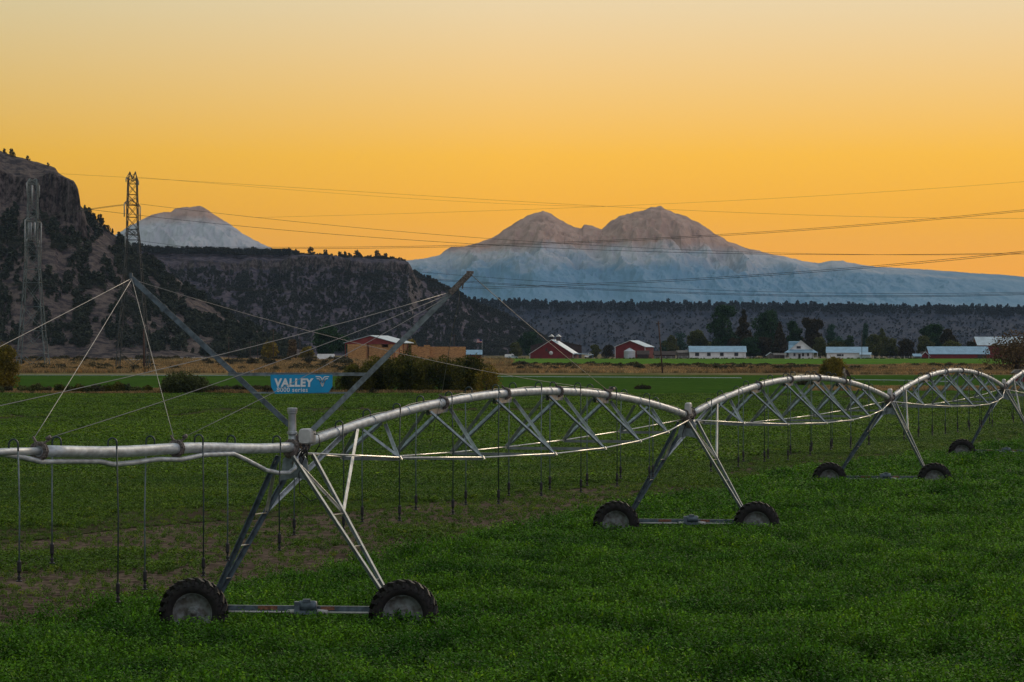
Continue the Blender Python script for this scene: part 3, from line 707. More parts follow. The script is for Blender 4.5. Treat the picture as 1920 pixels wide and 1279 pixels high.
scatter_band('dry_grass', [band(9000, 690, 900, -1000, 1000, .7, 1.7), band(2500, 990, 1270, -1000, 0, .8, 1.8), band(1500, 392, 402, -1000, -600, .4, .8), band(1600, 402, 440, 560, 1100, .3, .6), band(2500, 655, 760, 560, 1100, .6, 1.2), band(800, 379, 384, -1000, -20, .3, .8)], c_dry, 4, 'tan and rusty dry grass along the far ditch banks', 4)
scatter_band('sagebrush', [band(420, 700, 880, -1000, 1000, .8, 1.9, .52), band(200, 740, 900, 0, 560, .9, 1.9, .40, 4), band(160, 380, 400, -1000, -250, .5, 1.2, .45), band(260, 960, 1300, -1000, -300, 1.0, 2.6, .5), band(300, 1440, 1470, -100, 1000, .3, .8, .45)], c_sage, 4, 'dark sagebrush scrub mixed into the dry grass', 5)

# ---------------------------------------------------------------- junipers on the hills
def juniper_mesh(r, slim=1.0):
    mb = MB(); h = 1.0
    for i in range(7):
        t = .10+.80*i/6; rr = .44*slim*(1-t*.62)*r.uniform(.8,1.25); a = r.uniform(0, 6.28)
        leafset(mb, math.cos(a)*.09, math.sin(a)*.09, t, rr, rr, .14, 22, .20, r)
    mb.m = [0]*len(mb.f)
    mb.tube([(0,0,-.15), (0,0,.6)], .03, 5, m=1)
    return mesh_only(mb, [LF['juniper'], M['trunk']])
jm = [juniper_mesh(r0, s) for s in (1, .8, 1.1, .65, .95, .75)]
def hill_points(h, n, x0, x1, seed, v0=.03, v1=1.0, thr=.5, sx=60, sv=.18, D=None):
    q = np.random.RandomState(seed); px = q.uniform(x0, x1, n); v = q.uniform(v0, v1, n)
    nn = fbm(px/sx+seed, v/sv+seed, 4); ok = nn+q.uniform(-.07,.07,n) > thr
    px, v = px[ok], v[ok]
    H = h.crest(px); ok = H < 652; px, v = px[ok], v[ok]
    d = h.depth(px, v); return np.stack([(px-960)/F*d, d, h.z(px, v)-.2], 1), px, v
PL, pxl, vl = hill_points(hillL, 8500, -150, 545, 3, .10, 1.0, .50, 26, .11); kk = (vl < .78) | (pxl > 160); PL, pxl, vl = PL[kk], pxl[kk], vl[kk]
q = np.random.RandomState(8)
front = (pxl > -5) & (pxl < 545)
sel = np.where(front)[0]; q.shuffle(sel); sel = set(sel[:215].tolist())
def indiv(pt, sz, k, label, group, w=1.0):
    o = bpy.data.objects.new('juniper_tree', jm[k % len(jm)]); scene.collection.objects.link(o)
    o.location = tuple(pt); o.scale = (sz*w, sz*w, sz); o.rotation_euler.z = q.uniform(0, 6.28); return tag(o, label, 'tree', group)
for k in sel:
    indiv(PL[k], q.uniform(3.6, 6.6)*1.1, k, 'dark juniper growing on the rocky slope of the left hill', 'junipers on the left hill', 1.15)
rest = [k for k in range(len(PL)) if k not in sel]
pts = [PL[rest]]; scs = [q.uniform(2.0, 4.6, len(rest))*np.where(pxl[rest] < 150, .8, 1)]
# skyline trees on the mesa, individually
sky = [(583,20),(609,16),(638,14),(648,15),(655,12),(668,19),(674,13),(708,19),(722,14),(466,13),(473,17),(481,13),(435,12),(448,13),(500,10),(515,9)]
for k, (px, hp) in enumerate(sky):
    p = hillM.point(px, .985); p.z = CH-(hillM.crest(px)-HY)/F*hillM.Dc-1.0; indiv(p, (hp+1)/F*2700*.85, k, 'tall pine standing on the rim of the middle mesa', 'trees on the skyline of the middle mesa', 1.1)
for k, (px, hp) in enumerate([(22,12),(26,8),(52,8),(158,10),(168,14),(176,11),(186,16),(191,13),(203,10),(210,9),(222,13),(228,15),(240,10),(8,8),(90,5)]):
    p = hillL.point(px, .985); p.z = CH-(hillL.crest(px)-HY)/F*hillL.Dc-.6; indiv(p, (hp+2)/F*1750, k, 'juniper on the skyline of the left hill', 'junipers on the skyline of the left hill', 1.0)
P2, px2, v2 = hill_points(hillM, 19000, 180, 1060, 4, .03, 1.0, .45, 7, .045); kk = (v2 < .80) | (px2 > 775); P2, px2, v2 = P2[kk], px2[kk], v2[kk]
pts.append(P2); scs.append(q.uniform(1.6, 3.8, len(P2)))
# wooded rims: dense
n = 620; px = q.uniform(250, 560, n); v = q.uniform(.90, 1.05, n); d = hillM.depth(px, v); z = CH-(hillM.crest(px)-HY)/F*hillM.Dc-1.2+0*v
pts.append(np.stack([(px-960)/F*d, d, z], 1)); scs.append(q.uniform(3, 6.2, n))
n = 260; px = q.uniform(560, 760, n); v = q.uniform(.93, 1.05, n); d = hillM.depth(px, v); z = CH-(hillM.crest(px)-HY)/F*hillM.Dc-.8
pts.append(np.stack([(px-960)/F*d, d, z], 1)); scs.append(q.uniform(1.5, 3.6, n))
n = 260; px = q.uniform(800, 1000, n); v = q.uniform(.93, 1.03, n); d = hillM.depth(px, v); z = CH-(hillM.crest(px)-HY)/F*hillM.Dc-1.0
pts.append(np.stack([(px-960)/F*d, d, z], 1)); scs.append(q.uniform(2, 5.5, n))
nL = len(pts[0]); AP = pts[0]; AS = scs[0]; MP = np.concatenate(pts[1:]); MS = np.concatenate(scs[1:])
c_jun = proto_collection('junc', jm)
scatter('hillside_junipers', AP, np.stack([AS*1.15, AS*1.15, AS], 1), c_jun, len(jm), 'countless further junipers dotting the left hill', 6)
LF['mesa'] = leaf_mat('mesa_scrub', (.036,.044,.046), (.056,.064,.058), .06, .1)  # lighter juniper leaf with bluish distance haze put into its colour
jm4 = [me.copy() for me in jm]
for me in jm4: me.materials[0] = LF['mesa']
scatter('mesa_junipers', MP, np.stack([MS*1.15, MS*1.15, MS], 1), proto_collection('mesac', jm4), len(jm4), 'countless junipers and scrub dotting the middle mesa', 9)
P3, px3, v3 = hill_points(hillF, 6500, 820, 2100, 5, .05, .9, .44, 8, .06)
RP = P3
n = 2300; px = q.uniform(780, 2200, n); v = q.uniform(.80, 1.08, n); d = hillF.depth(px, v); z = CH-(hillF.crest(px)-HY)/F*hillF.Dc-1.5-np.clip(.97-v, 0, 1)*40
AP = np.concatenate([P3, np.stack([(px-960)/F*d, d, z], 1)]); AS = np.concatenate([q.uniform(1.2, 2.6, len(P3)), q.uniform(4, 8.0, n)*np.where(q.rand(n) < .12, 1.35, 1)])
LF['ridge'] = leaf_mat('ridge_forest', (.022,.034,.048), (.034,.048,.066), .05, .1)  # evening blue put into the leaf colour, close to the ridge ground
LF['slope'] = leaf_mat('ridge_slope_scrub', (.034,.048,.070), (.050,.064,.088), .05, .1)  # distance blue painted into the scrub colour as well
jm3 = [me.copy() for me in jm[:4]]
for me in jm3: me.materials[0] = LF['slope']
jm2 = [me.copy() for me in jm[:4]]
for me in jm2: me.materials[0] = LF['ridge']
k3 = len(RP); scatter('ridge_scrub', AP[:k3], np.stack([AS[:k3]*1.7, AS[:k3]*1.7, AS[:k3]], 1), proto_collection('scrubc', jm3), 4, 'scrub with the blue of distance painted in, covering the slope of the far ridge', 8)
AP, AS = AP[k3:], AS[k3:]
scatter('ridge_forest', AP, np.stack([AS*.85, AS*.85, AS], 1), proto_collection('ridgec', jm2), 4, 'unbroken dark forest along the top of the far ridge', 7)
# ---------------------------------------------------------------- the centre pivot irrigation machine
TW = [Vector((-4.08, 55.4, 0)), Vector((5.03, 83.8, 0)), Vector((14.5, 112.6, 0)), Vector((23.85, 142.3, 0)), Vector((33.2, 172.0, 0))]
JZ = [3.33, 3.28, 3.30, 3.38, 3.38]
B = (TW[3]-TW[0]).normalized(); NB = Vector((B.y, -B.x, 0))          # along the machine, and across it (right and nearer)
NW = Vector((math.cos(R(6)), -math.sin(R(6)), 0)); UP = Vector((0,0,1))
irr = empty('centre_pivot_irrigator', (TW[0].x, TW[0].y, -.45), 'long galvanised irrigation machine of arched pipe spans on wheeled A-frame towers crossing the green field', 'irrigation machine')
def sub(o, label): o['label'] = label; return o

def pipe_pt(k, t):
    p = TW[k].lerp(TW[k+1], t); z = JZ[k]*(1-t)+JZ[k+1]*t+.93*4*t*(1-t)*(1 if k else .93); return Vector((p.x, p.y, z))
def wheel(c, parent, seed):
    r = random.Random(seed); ax = Vector((math.sin(R(6)), math.cos(R(6)), 0))
    wo = bpy.data.objects.new('wheel', None); scene.collection.objects.link(wo); wo.parent = parent; wo.location = Vector(c)-Vector(parent.location)
    mb = MB(); Rr = .60
    mb.lathe([(.36,-.10),(.39,-.15),(.48,-.175),(.555,-.155),(.585,-.10),(.59,0),(.585,.10),(.555,.155),(.48,.175),(.39,.15),(.36,.10),(.36,-.10)], c, ax, 40)
    nl = 21; off = r.uniform(0, .2)
    for i in range(nl):
        for sgn in (-1, 1):
            a = 2*math.pi*(i+(.5 if sgn > 0 else 0))/nl+off
            u1 = Vector((math.cos(a), 0, math.sin(a))); a2 = a+.20; u2 = Vector((math.cos(a2), 0, math.sin(a2)))
            x = Vector((ax.y, -ax.x, 0))
            f = lambda u, rad, h: Vector(c)+x*u.x*rad+UP*u.z*rad+ax*h
            mb.bar(f(u1, .600, sgn*.16), f(u2, .63, sgn*.01), .08, .07, up=u1)
            mb.bar(f(u1, .610, sgn*.155), f(u1, .51, sgn*.182), .055, .04, up=ax)
    mb.build('tyre', M['tyre'], wo)
    mb = MB()
    mb.lathe([(.0,-.02),(.07,-.03),(.12,-.03),(.13,.0),(.20,.015),(.26,-.01),(.32,-.02),(.34,-.06),(.375,-.13),(.385,-.13),(.37,-.09),(.36,.0),(.36,.1),(.385,.13),(.375,.13),(.33,.08),(.0,.05)], c, ax, 36)
    mb.lathe([(0,-.09),(.05,-.09),(.055,-.02),(.09,-.02)], c, ax, 14)
    x = Vector((ax.y, -ax.x, 0))
    for i in range(9):
        a = i*2*math.pi/9; q = Vector(c)+x*math.cos(a)*.10+UP*math.sin(a)*.10-ax*.035; mb.lathe([(0,-.02),(.012,-.02),(.012,0.01)], q, ax, 6)
    for i in range(4):
        a = i*math.pi/2+.5; q = Vector(c)+x*math.cos(a)*.37+UP*math.sin(a)*.33-ax*.05; mb.box(q, (.05,.05,.03))
    mb.build('rim', M['rim'], wo); return wo

def tower(k):
    T = TW[k]; jz = JZ[k]; sh = (.13, 0, -.26, .03, 0)[k]; g = lambda n, b, z: T+NW*(n+sh*(1 if z < 1 else 0))+B*b+UP*z
    # drive beam with motor and gearboxes
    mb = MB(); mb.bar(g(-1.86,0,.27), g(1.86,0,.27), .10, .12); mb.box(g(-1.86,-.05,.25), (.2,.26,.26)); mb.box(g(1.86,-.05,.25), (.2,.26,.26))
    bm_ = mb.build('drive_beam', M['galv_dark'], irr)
    mb = MB(); c = g(.15,-.14,.34); mb.lathe([(0,-.17),(.085,-.17),(.10,-.15),(.10,.13),(.085,.17),(0,.17)], c, NW, 14); mb.box(c+Vector((-.2,0,-.03)), (.10,.19,.22)); mb.box(c+Vector((-.02,-.02,.10)), (.14,.12,.06)); mb.box(c+Vector((0,0,-.12)), (.34,.16,.07))
    mb.build('drive_motor', M['galv_dark'], bm_)
    mb = MB()
    for s in (-1, 1): mb.tube([c+NW*(.17*s)-UP*.10, c+NW*(.38*s)-UP*.12], .045, 8); mb.tube([c+NW*(.3*s)-UP*.12, g(1.86*s,-.14,.22)], .02, 6)
    mb.build('drive_shaft', M['boxgrey'], bm_)
    mb = MB(); mb.box(g(-.62,-.062,.29), (.42,.012,.07)); mb.box(g(.50,-.062,.29), (.26,.012,.07)); sub(mb.build('reflector', M['rust'], bm_), 'faded orange reflector strips')
    for s in (-1, 1): wheel(g(2.0*s, -.22, .20), irr, k*2+s)
    for s in (-1, 1):
        mb = MB(); ends = []
        for q in (-1, 1):
            a = g(1.72*s, .06*q, .33); b2 = g(.13*s, .50*q, jz-.16); ends.append((a, b2)); mb.angle(a, b2, .085, .014, up=B, flip=s)
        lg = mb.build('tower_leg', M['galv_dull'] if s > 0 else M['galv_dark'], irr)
        mb = MB()
        for t in (.18, .40, .61): mb.bar(ends[0][0].lerp(ends[0][1], t), ends[1][0].lerp(ends[1][1], t), .05, .012)
        mb.angle(ends[0][0].lerp(ends[0][1], .97), ends[1][0].lerp(ends[1][1], .62), .05, .01, up=B)
        mb.build('rung', M['rod'], lg)
        if k < 4:
            pp = pipe_pt(k, .105 if s > 0 else .095); mb = MB(); mb.angle(ends[1][0].lerp(ends[1][1], .62), pp-UP*.09+NB*.05*s, .075, .012, up=B, flip=s)
            mb.build('tower_brace', M['galv'], irr)
    # head of the tower: plate, joint, control box, cables
    mb = MB(); c0 = T+UP*(jz-.22)
    mb.prism([c0+NW*a+UP*z-B*.02 for a, z in ((-.30,-.42),(-.24,-.02),(-.12,.12),(.12,.12),(.22,-.02),(.26,-.42),(0,-.36))], B*.03)
    mb.build('head_plate', M['galv_dull'], irr)
    mb = MB(); mb.tube([T+UP*jz-B*.28, T+UP*jz+B*.28], .115, 12); mb.tube([T+UP*(jz-.22), T+UP*(jz+.22)], .075, 10); mb.lathe([(0,-.05),(.135,-.05),(.135,.0),(0,.0)], T+UP*(jz-.08)-B*.26, B, 12)
    mb.lathe([(0,-.03),(.135,-.03),(.135,.03),(0,.03)], T+UP*jz+B*.27, B, 12)
    mb.tube([T+UP*(jz-.10)-B*.08+NW*.06, T+UP*(jz-.34)-B*.1+NW*.02], .06, 10)
    mb.build('pipe_joint', M['clamp'], irr)
    bx = T+UP*(jz+.20)+NW*(.235 if k == 0 else .02)-B*.05; wdt, hgt = (.26, .30) if k == 0 else (.17, .36)
    mb = MB(); pr = []
    for i in range(24):
        a = 2*math.pi*i/24; ca, sa = math.cos(a), math.sin(a); pr.append((abs(ca)**.5*math.copysign(1, ca)*wdt/2, abs(sa)**.45*math.copysign(1, sa)*hgt/2))
    nb = 6
    for j in range(nb+1):
        q = j/nb; e = 1-.16*abs(2*q-1)**4
        for x_, z_ in pr: mb.v.append(tuple(bx+NW*x_*e+UP*z_*e+B*(q-.5)*.30))
    for j in range(nb):
        for i in range(24): mb.face((j*24+i, j*24+(i+1) % 24, (j+1)*24+(i+1) % 24, (j+1)*24+i), 0, True)
    mb.face(tuple(reversed(range(24)))); mb.face(tuple(range(nb*24, nb*24+24)))
    cb = mb.build('control_box', M['boxgrey'], irr)
    mb = MB(); rr = random.Random(k)
    for i in range(7):
        a = bx-UP*(hgt/2)+NW*rr.uniform(-.1,.1)-B*.12; b2 = a-UP*rr.uniform(.12,.34)+NW*rr.uniform(-.24,.12); m2 = (a+b2)/2+NW*rr.uniform(-.14,.14)-B*rr.uniform(0,.12)
        mb.tube([a, (a+m2)/2+NW*.03, m2, (m2+b2)/2-NW*.02, b2], .011, 5)
    mb.tube([bx+NW*(wdt/2-.02)+UP*.05, bx+NW*(wdt/2+.09)+UP*.02, bx+NW*(wdt/2+.11)-UP*.16, bx+NW*(wdt/2+.02)-UP*.30], .012, 5)
    mb.tube([bx-NW*.05-UP*.35, bx-NW*.16-UP*.7, bx-NW*.14-UP*1.05, bx+NW*.06-UP*1.22, bx+NW*.38-UP*1.12], .010, 5)
    mb.build('cable_bundle', M['dark'], cb)
for k in range(4): tower(k)
T = TW[4]; tower(4)

SETS = [(.136,.30),(.274,.49),(.4265,.605),(.565,.605),(.702,.49),(.84,.32)]
def span(k):
    mb = MB(); n = 44; pts = [pipe_pt(k, .01+.98*i/n) for i in range(n+1)]; mb.tube(pts, .093, 14)
    for i in range(1, 44):                                    # weld seams and sprinkler sockets along the pipe
        if i % 3 == 0:
            p = pipe_pt(k, i/44); q = pipe_pt(k, i/44+.0009); mb.tube([p, q], .104, 14)
    pipe = mb.build('pipe', M['galv_pipe'], irr)
    mb = MB()
    for t in (.012, .283, .43, .571, .714, .985):
        d = (pipe_pt(k, t+.01)-pipe_pt(k, t-.01)).normalized(); p = pipe_pt(k, t)
        for o_ in (-.035, .015): mb.lathe([(.098,0),(.15,0),(.15,.022),(.098,.022)], p+d*o_, d, 10, smooth=False)
        for j in range(6):
            a = j*math.pi/3; x = NB; y = d.cross(NB); q = p+x*math.cos(a)*.128+y*math.sin(a)*.128; mb.tube([q-d*.06, q+d*.06], .012, 5)
        if .1 < t < .9: mb.bar(p+UP*.10, p+UP*.19-d*.22, .03, .02)
    mb.build('flange', M['clamp'], pipe)
    pts2 = [pipe_pt(k, .02+.96*i/60)+UP*(.104+.014*math.sin(i*1.1)+.006*math.sin(i*2.7))+NB*(.012*math.sin(i*.8)) for i in range(61)]
    mb = MB(); mb.tube(pts2, .011, 5); mb.build('control_cable', M['dark'], pipe)
    # bottom nodes
    nodes = []
    for t, wd in SETS:
        p = TW[k].lerp(TW[k+1], t); z = 3.28-.50*(4*t*(1-t))**.72; w2 = wd*4.1*.5*1.0
        nodes.append((p+NB*w2+UP*z, p-NB*w2+UP*z, t))
    for s in (0, 1):
        mb = MB(); ch = [TW[k]+UP*(JZ[k]-.12)+NB*(.10 if s == 0 else -.10)+B*.12]+[nd[s] for nd in nodes]+[TW[k+1]+UP*(JZ[k+1]-.10)+NB*(.08 if s == 0 else -.08)-B*.12]
        for a, b in zip(ch[:-1], ch[1:]): mb.tube([a, b], .0175, 6)
        mb.build('truss_rod', M['rod'], irr)
    for i, (nn, nf, t) in enumerate(nodes):
        dt = .018
        ta, tb = (t-.022, t+.022) if i else (t-.020, t+.025)
        pa, pb = pipe_pt(k, ta), pipe_pt(k, tb)
        if 0 < i < 5:
            mb = MB(); d = (pb-pa).normalized(); u = d.cross(NB)*-1; u = u if u.z > 0 else -u
            mb.prism([pa-u*.085+d*.02, pb-u*.085-d*.02, pb-u*.215-d*.10, pa-u*.215+d*.10], NB*.012); mb.prism([pa-u*.085+d*.02-NB*.08, pb-u*.085-d*.02-NB*.08, pb-u*.215-d*.10-NB*.08, pa-u*.215+d*.10-NB*.08], NB*.012)
            mb.build('gusset_plate', M['galv'], irr)
        for nd, s in ((nn, 1), (nf, -1)):
            for pp, mt in ((pa, M['galv_dull'] if s > 0 else M['galv']), (pb, M['galv'] if s > 0 else M['galv_dull'])):
                mb = MB(); mb.angle(pp-UP*.12+NB*.05*s, nd, .068, .011, up=NB, flip=s)
                mb.build('truss_diagonal', mt, irr)
        mb = MB(); mb.angle(nn, nf, .06, .010, up=UP); o_ = mb.build('truss_spreader', M['spread'], irr)
        mb = MB()
        for nd in (nn, nf): mb.bar(nd-NB*.0+UP*.03, nd+NB*.04*(1 if nd is nn else -1)-UP*.04, .05, .03)
        mb.build('truss_bolt', M['rod'], o_)
def hose(p, side, zb, sd):
    r = random.Random(sd); rad = .078; n = NB*side; c = p+UP*.10
    pts = [c+n*.01-UP*.02, c+n*.01+UP*.04]
    for i in range(9):
        a = math.pi*i/8; pts.append(c+n*(.01+rad*(1-math.cos(a)))+UP*(.05+rad*math.sin(a)))
    x = c+n*(.01+2*rad); zt = x.z; sw = r.uniform(-.02,.02)
    pts.append(Vector((x.x, x.y, zt-.05)))
    grey = side < 0 or r.random() < .3
    mb = MB(); mb.tube(pts, .0145, 6)
    low = Vector((x.x+sw, x.y, zb+.32)); mid = (pts[-1]+low)/2+Vector((sw*.8, 0, 0))
    mb2 = [pts[-1], mid, low]; mb.tube(mb2, .012, 6, m=1)
    h = mb.build('drop_hose', [M['hose'], M['hosegrey'] if grey else M['hose']], irr)
    mb = MB(); mb.lathe([(0,0),(.018,0),(.034,-.03),(.034,-.17),(.018,-.20),(.018,-.24),(.03,-.25),(.03,-.29),(.012,-.30),(.05,-.315),(.05,-.33),(0,-.33)], low, UP, 10, smooth=False)
    mb.build('nozzle', M['dark'], h)
for k in range(4):
    span(k)
    for j in range(8):
        hose(pipe_pt(k, .068+.11*j), 1, 1.66+rnd.uniform(-.06,.06), k*31+j)
        hose(pipe_pt(k, .135+.108*j), -1, 1.72+rnd.uniform(-.06,.06), k*31+j+200)

# overhang to the left (towards the viewer), cable-stayed
OV = lambda u, z: Vector((TW[0].x-9.3*u, TW[0].y-28.6*u, z))
ovz = lambda u: 3.33+.62*u*1.12-.02*math.sin(u*30)
mb = MB(); us = np.linspace(.008, .349, 14); mb.tube([OV(u, ovz(u)) for u in us], .095, 14); o_ = mb.build('overhang_pipe', M['galv_pipe'], irr)
mb = MB(); us = np.linspace(.349, .62, 10); mb.tube([OV(u, ovz(u)) for u in us], .058, 12); mb.build('overhang_tip_pipe', M['galv_pipe'], irr)
for u in (.008, .18, .349, .561):
    mb = MB(); p = OV(u, ovz(u))
    for o2 in (-.03, .02): mb.lathe([(.09,0),(.155,0),(.155,.024),(.09,.024)], p+B*o2, B, 10, smooth=False)
    for j in range(6):
        a = j*math.pi/3+.3; q = p+NB*math.cos(a)*.13+UP*math.sin(a)*.13; mb.tube([q-B*.07, q+B*.07], .014, 5)
    if u > .1:
        mb.bar(p+UP*.10-NB*.02, p+UP*.22-NB*.10, .035, .03); mb.bar(p+UP*.10+NB*.05, p+UP*.20+NB*.16+B*.1, .035, .03); mb.tube([p+UP*.19+NB*.13, p+UP*.23+NB*.2], .03, 6)
    mb.build('cable_clamp', M['clamp'], o_)
mb = MB(); mb.tube([P(0,851,44.4)-B*5, P(0,851,44.3), P(43,857.7,44.9), P(75.5,866,45.4), P(131,865,46.5), P(184,865,47.4), P(213,871,48), P(250,867.5,48.7), P(296,861,49.5), P(338,862,50.3), P(382,853,51.2), P(437,851,52.4), P(461,862,52.9), P(499,882,53.8), P(522,887,54.4), P(542,886.5,54.9), P(553,878,55.1), P(556,862,55.2), P(561,842,55.3)], .043, 10)
mb.build('drain_hose', M['galv_pipe'], irr)
for i, (px, py, s) in enumerate(((34,1089,1),(98,1056,-1),(219,1128,1),(274,1105,-1),(380.6,1079,1),(426,1051,-1),(526,1031,1),(588,1003,-1))):
    off = .166*s; pX = (px-960)/F
    u = (TW[0].x+off*NB.x-pX*(TW[0].y+off*NB.y))/(9.3-pX*28.6)
    if u < .0: u = -.01; p = TW[0]+UP*3.33+B*.3
    else: p = OV(u, ovz(u))
    d = p.y; zb = CH-(py-HY)/F*d; hose(p-UP*(.04 if u > .349 else 0), s, zb, 900+i)
# riser pipe with cap above the first tower
mb = MB(); c = P(548, 800, 55.35); mb.lathe([(0,-.14),(.10,-.14),(.10,-.10),(.078,-.09),(.072,.24),(.09,.25),(.09,.285),(.098,.29),(.098,.345),(.085,.355),(0,.36)], c, UP, 18, smooth=False)
mb.lathe([(.06,-.55),(.075,-.55),(.075,-.14),(.05,-.14)], c, UP, 12); mb.build('riser_pipe', M['galv'], irr)

# masts, rails, sign board and stay cables
LT, LB = P(247,522,55.95), P(549,803,55.5); RT, RB = P(881,513,54.95), P(586,806,55.3)
mb = MB(); mb.angle(LB, LT, .10, .015, up=(0,-1,0)); mb.bar(LT-UP*.04, LT+UP*.10+Vector((-.02,0,0)), .06, .04)
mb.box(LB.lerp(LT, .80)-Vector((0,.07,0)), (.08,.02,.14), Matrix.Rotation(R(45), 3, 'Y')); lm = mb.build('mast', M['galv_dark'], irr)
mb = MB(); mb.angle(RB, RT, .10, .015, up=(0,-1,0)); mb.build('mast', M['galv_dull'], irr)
d = (RT-RB).normalized(); mb = MB(); mb.bar(RT-d*.52, RT+d*.02, .10, .10); mb.bar(RT-d*.02+Vector((-.05,0,.04)), RT+Vector((.07,0,.02)), .05, .05); mb.bar(RT-d*.16, RT-d*.2-UP*.14, .025); sub(mb.build('mast_cap', M['clamp'], irr), 'rusty thick head of the right mast')
ry = lambda a, b, y, dd: (P(a, y, dd+.1), P(b, y, dd-.1))
a, b = ry(428, 691, 699.5, 55.35); mb = MB(); mb.bar(a, b, .05, .012); mb.bar(a-UP*.028, b-UP*.028, .012, .05); a, b = ry(474, 655, 736.5, 55.35); mb.bar(a, b, .03, .03); mb.build('mast_rail', M['galv_dull'], irr)
sd_ = 55.26
mb = MB(); mb.prism([P(507,702.5,sd_), P(623.5,702.5,sd_), P(623,725,sd_), P(616,736,sd_), P(516,738.5,sd_), P(508.5,726,sd_)], Vector((0,.012,0)))
sg = mb.build('sign_board', M['sign'], irr); sub(sg, 'blue sign board reading VALLEY 8000 series')
def letters(txt, x0, y0, x1, y1, bold, shear=0, parent=sg):
    """raised lettering filling the given rectangle of the sign face"""
    cu = bpy.data.curves.new('t', 'FONT'); cu.body = txt; cu.size = 1; cu.offset = bold; cu.shear = shear; cu.extrude = 0.0; cu.space_character = 1.08
    ob = bpy.data.objects.new('t', cu); scene.collection.objects.link(ob); bpy.context.view_layer.update()
    me = bpy.data.meshes.new_from_object(ob.evaluated_get(bpy.context.evaluated_depsgraph_get())); bpy.data.objects.remove(ob)
    V = np.array([v.co[:] for v in me.vertices]); lo, hi = V.min(0), V.max(0); A, C = P(x0, y1, sd_-.006), P(x1, y0, sd_-.006); base = Vector(irr.location)
    for v in me.vertices:
        u = (v.co.x-lo[0])/(hi[0]-lo[0]); w_ = (v.co.y-lo[1])/(hi[1]-lo[1]); v.co = Vector((A.x+(C.x-A.x)*u, A.y, A.z+(C.z-A.z)*w_))-base
    me.materials.clear(); me.materials.append(M['signwhite']); o = bpy.data.objects.new('lettering', me); scene.collection.objects.link(o); o.parent = parent; return o
letters('VALLEY', 514.5, 709.5, 588, 725.5, .045, .05)
letters('8000 series', 519, 726.6, 577, 735, .008)
mb = MB()
z5 = lambda x, y: P(500+x/3.045, 480+y/3.045, sd_-.006)
for side in (1, -1):
    mir = lambda x: x if side == 1 else 636-x
    for st in (((280,689),(304,690),(313,698),(320,716)), ((286,700),(301,702),(318,746)), ((300,706),(318,735))):
        for (xa, ya), (xb, yb) in zip(st[:-1], st[1:]): mb.bar(z5(mir(xa), ya), z5(mir(xb), yb), .018, .004, up=(0,1,0))
mb.build('emblem', M['signwhite'], sg)

def cable(a, b, r=.0058, sag=0.02, name='stay_cable', pts=None):
    mb = MB(); q = pts or [a.lerp(b, i/10)-UP*sag*4*(i/10)*(1-i/10) for i in range(11)]; mb.tube(q, r, 5); return mb.build(name, M['cable'], irr)
cl = lambda u, s: OV(u, ovz(u))+UP*.2+NB*s
cable(LT, cl(.561, -.1)); cable(LT+Vector((.01,0,0)), cl(.349, -.08)); cable(LT, cl(.18, -.05)); cable(LT+Vector((.04,.0,-.03)), pipe_pt(0, .712)+UP*.14-NB*.12, .0065, .25)
RA = RT-d*.55
cable(RA, cl(.349, .15), .0065, .10); cable(RA+UP*.03, cl(.561, .18), .0065, .12); cable(RA-d*.12, cl(.18, .16), .006, .06)
cable(RT, pipe_pt(0, .712)+UP*.12+NB*.06, .007, .04)
cable(None, None, .0055, 0, 'stay_cable', [RT-d*.3, P(862,560,56), P(848,620,57), P(838,680,58.5), P(829,735,60), P(817,790,60.5), P(806,838,61)])
# clamps lying on the arch where the long stays end
mb = MB(); p = pipe_pt(0, .718); mb.bar(p+UP*.14-B*.15, p+UP*.12+B*.35+NB*.02, .06, .05); mb.tube([p+UP*.18+B*.3, p+UP*.15+B*.6], .05, 6); mb.build('stay_anchor', M['clamp'], irr)

# bird on the second arch
bt = .724; bp = pipe_pt(1, bt)+UP*.10
bird = empty('perched_hawk', bp, 'brown and white hawk perched on top of the second pipe arch', 'bird')
bm = bpy.data.meshes.new('body'); sk = bpy.data.objects.new('body', bm); scene.collection.objects.link(sk); sk.parent = bird
vv = [(0,0,.16),(-.01,0,.22),(-.02,0,.28),(-.035,0,.335),(-.045,0,.375),(.03,0,.10),(.02,.03,.07),(.02,.03,.0),(.02,-.03,.07),(.02,-.03,.0)]
bm.from_pydata(vv, [(0,1),(1,2),(2,3),(3,4),(0,5),(5,6),(6,7),(5,8),(8,9)], [])
md = sk.modifiers.new('s', 'SKIN'); rr_ = [.085,.09,.08,.045,.046,.055,.022,.008,.022,.008]
for v, q_ in zip(bm.skin_vertices[0].data if bm.skin_vertices else [], rr_): v.radius = (q_, q_*.9)
md2 = sk.modifiers.new('u', 'SUBSURF'); md2.levels = 2; md2.render_levels = 2
bm.materials.append(mat('hawk_breast', (.40,.34,.29), .8, 0, .3, 25, col2=(.12,.08,.06)))
mbrown = mat('hawk_wing', (.045,.03,.025), .8, 0, .3, 25)
mb = MB()
for s in (-1, 1):
    o0 = Vector(bp)+Vector((.045, .055*s, .27)); mb.prism([o0+Vector(q_) for q_ in ((-.05,0,.03),(.02,0,.04),(.10,0,-.08),(.17,0,-.27),(.11,0,-.20),(.02,0,-.14),(-.04,0,-.06))], (0,.03*s,0))
mb.build('wing', mbrown, bird)
mb = MB(); o0 = Vector(bp); mb.prism([o0+Vector(q_) for q_ in ((.07,-.03,.13),(.09,-.03,.10),(.20,-.045,-.12),(.16,-.045,-.13))], (0,.07,0)); mb.build('tail', mbrown, bird)
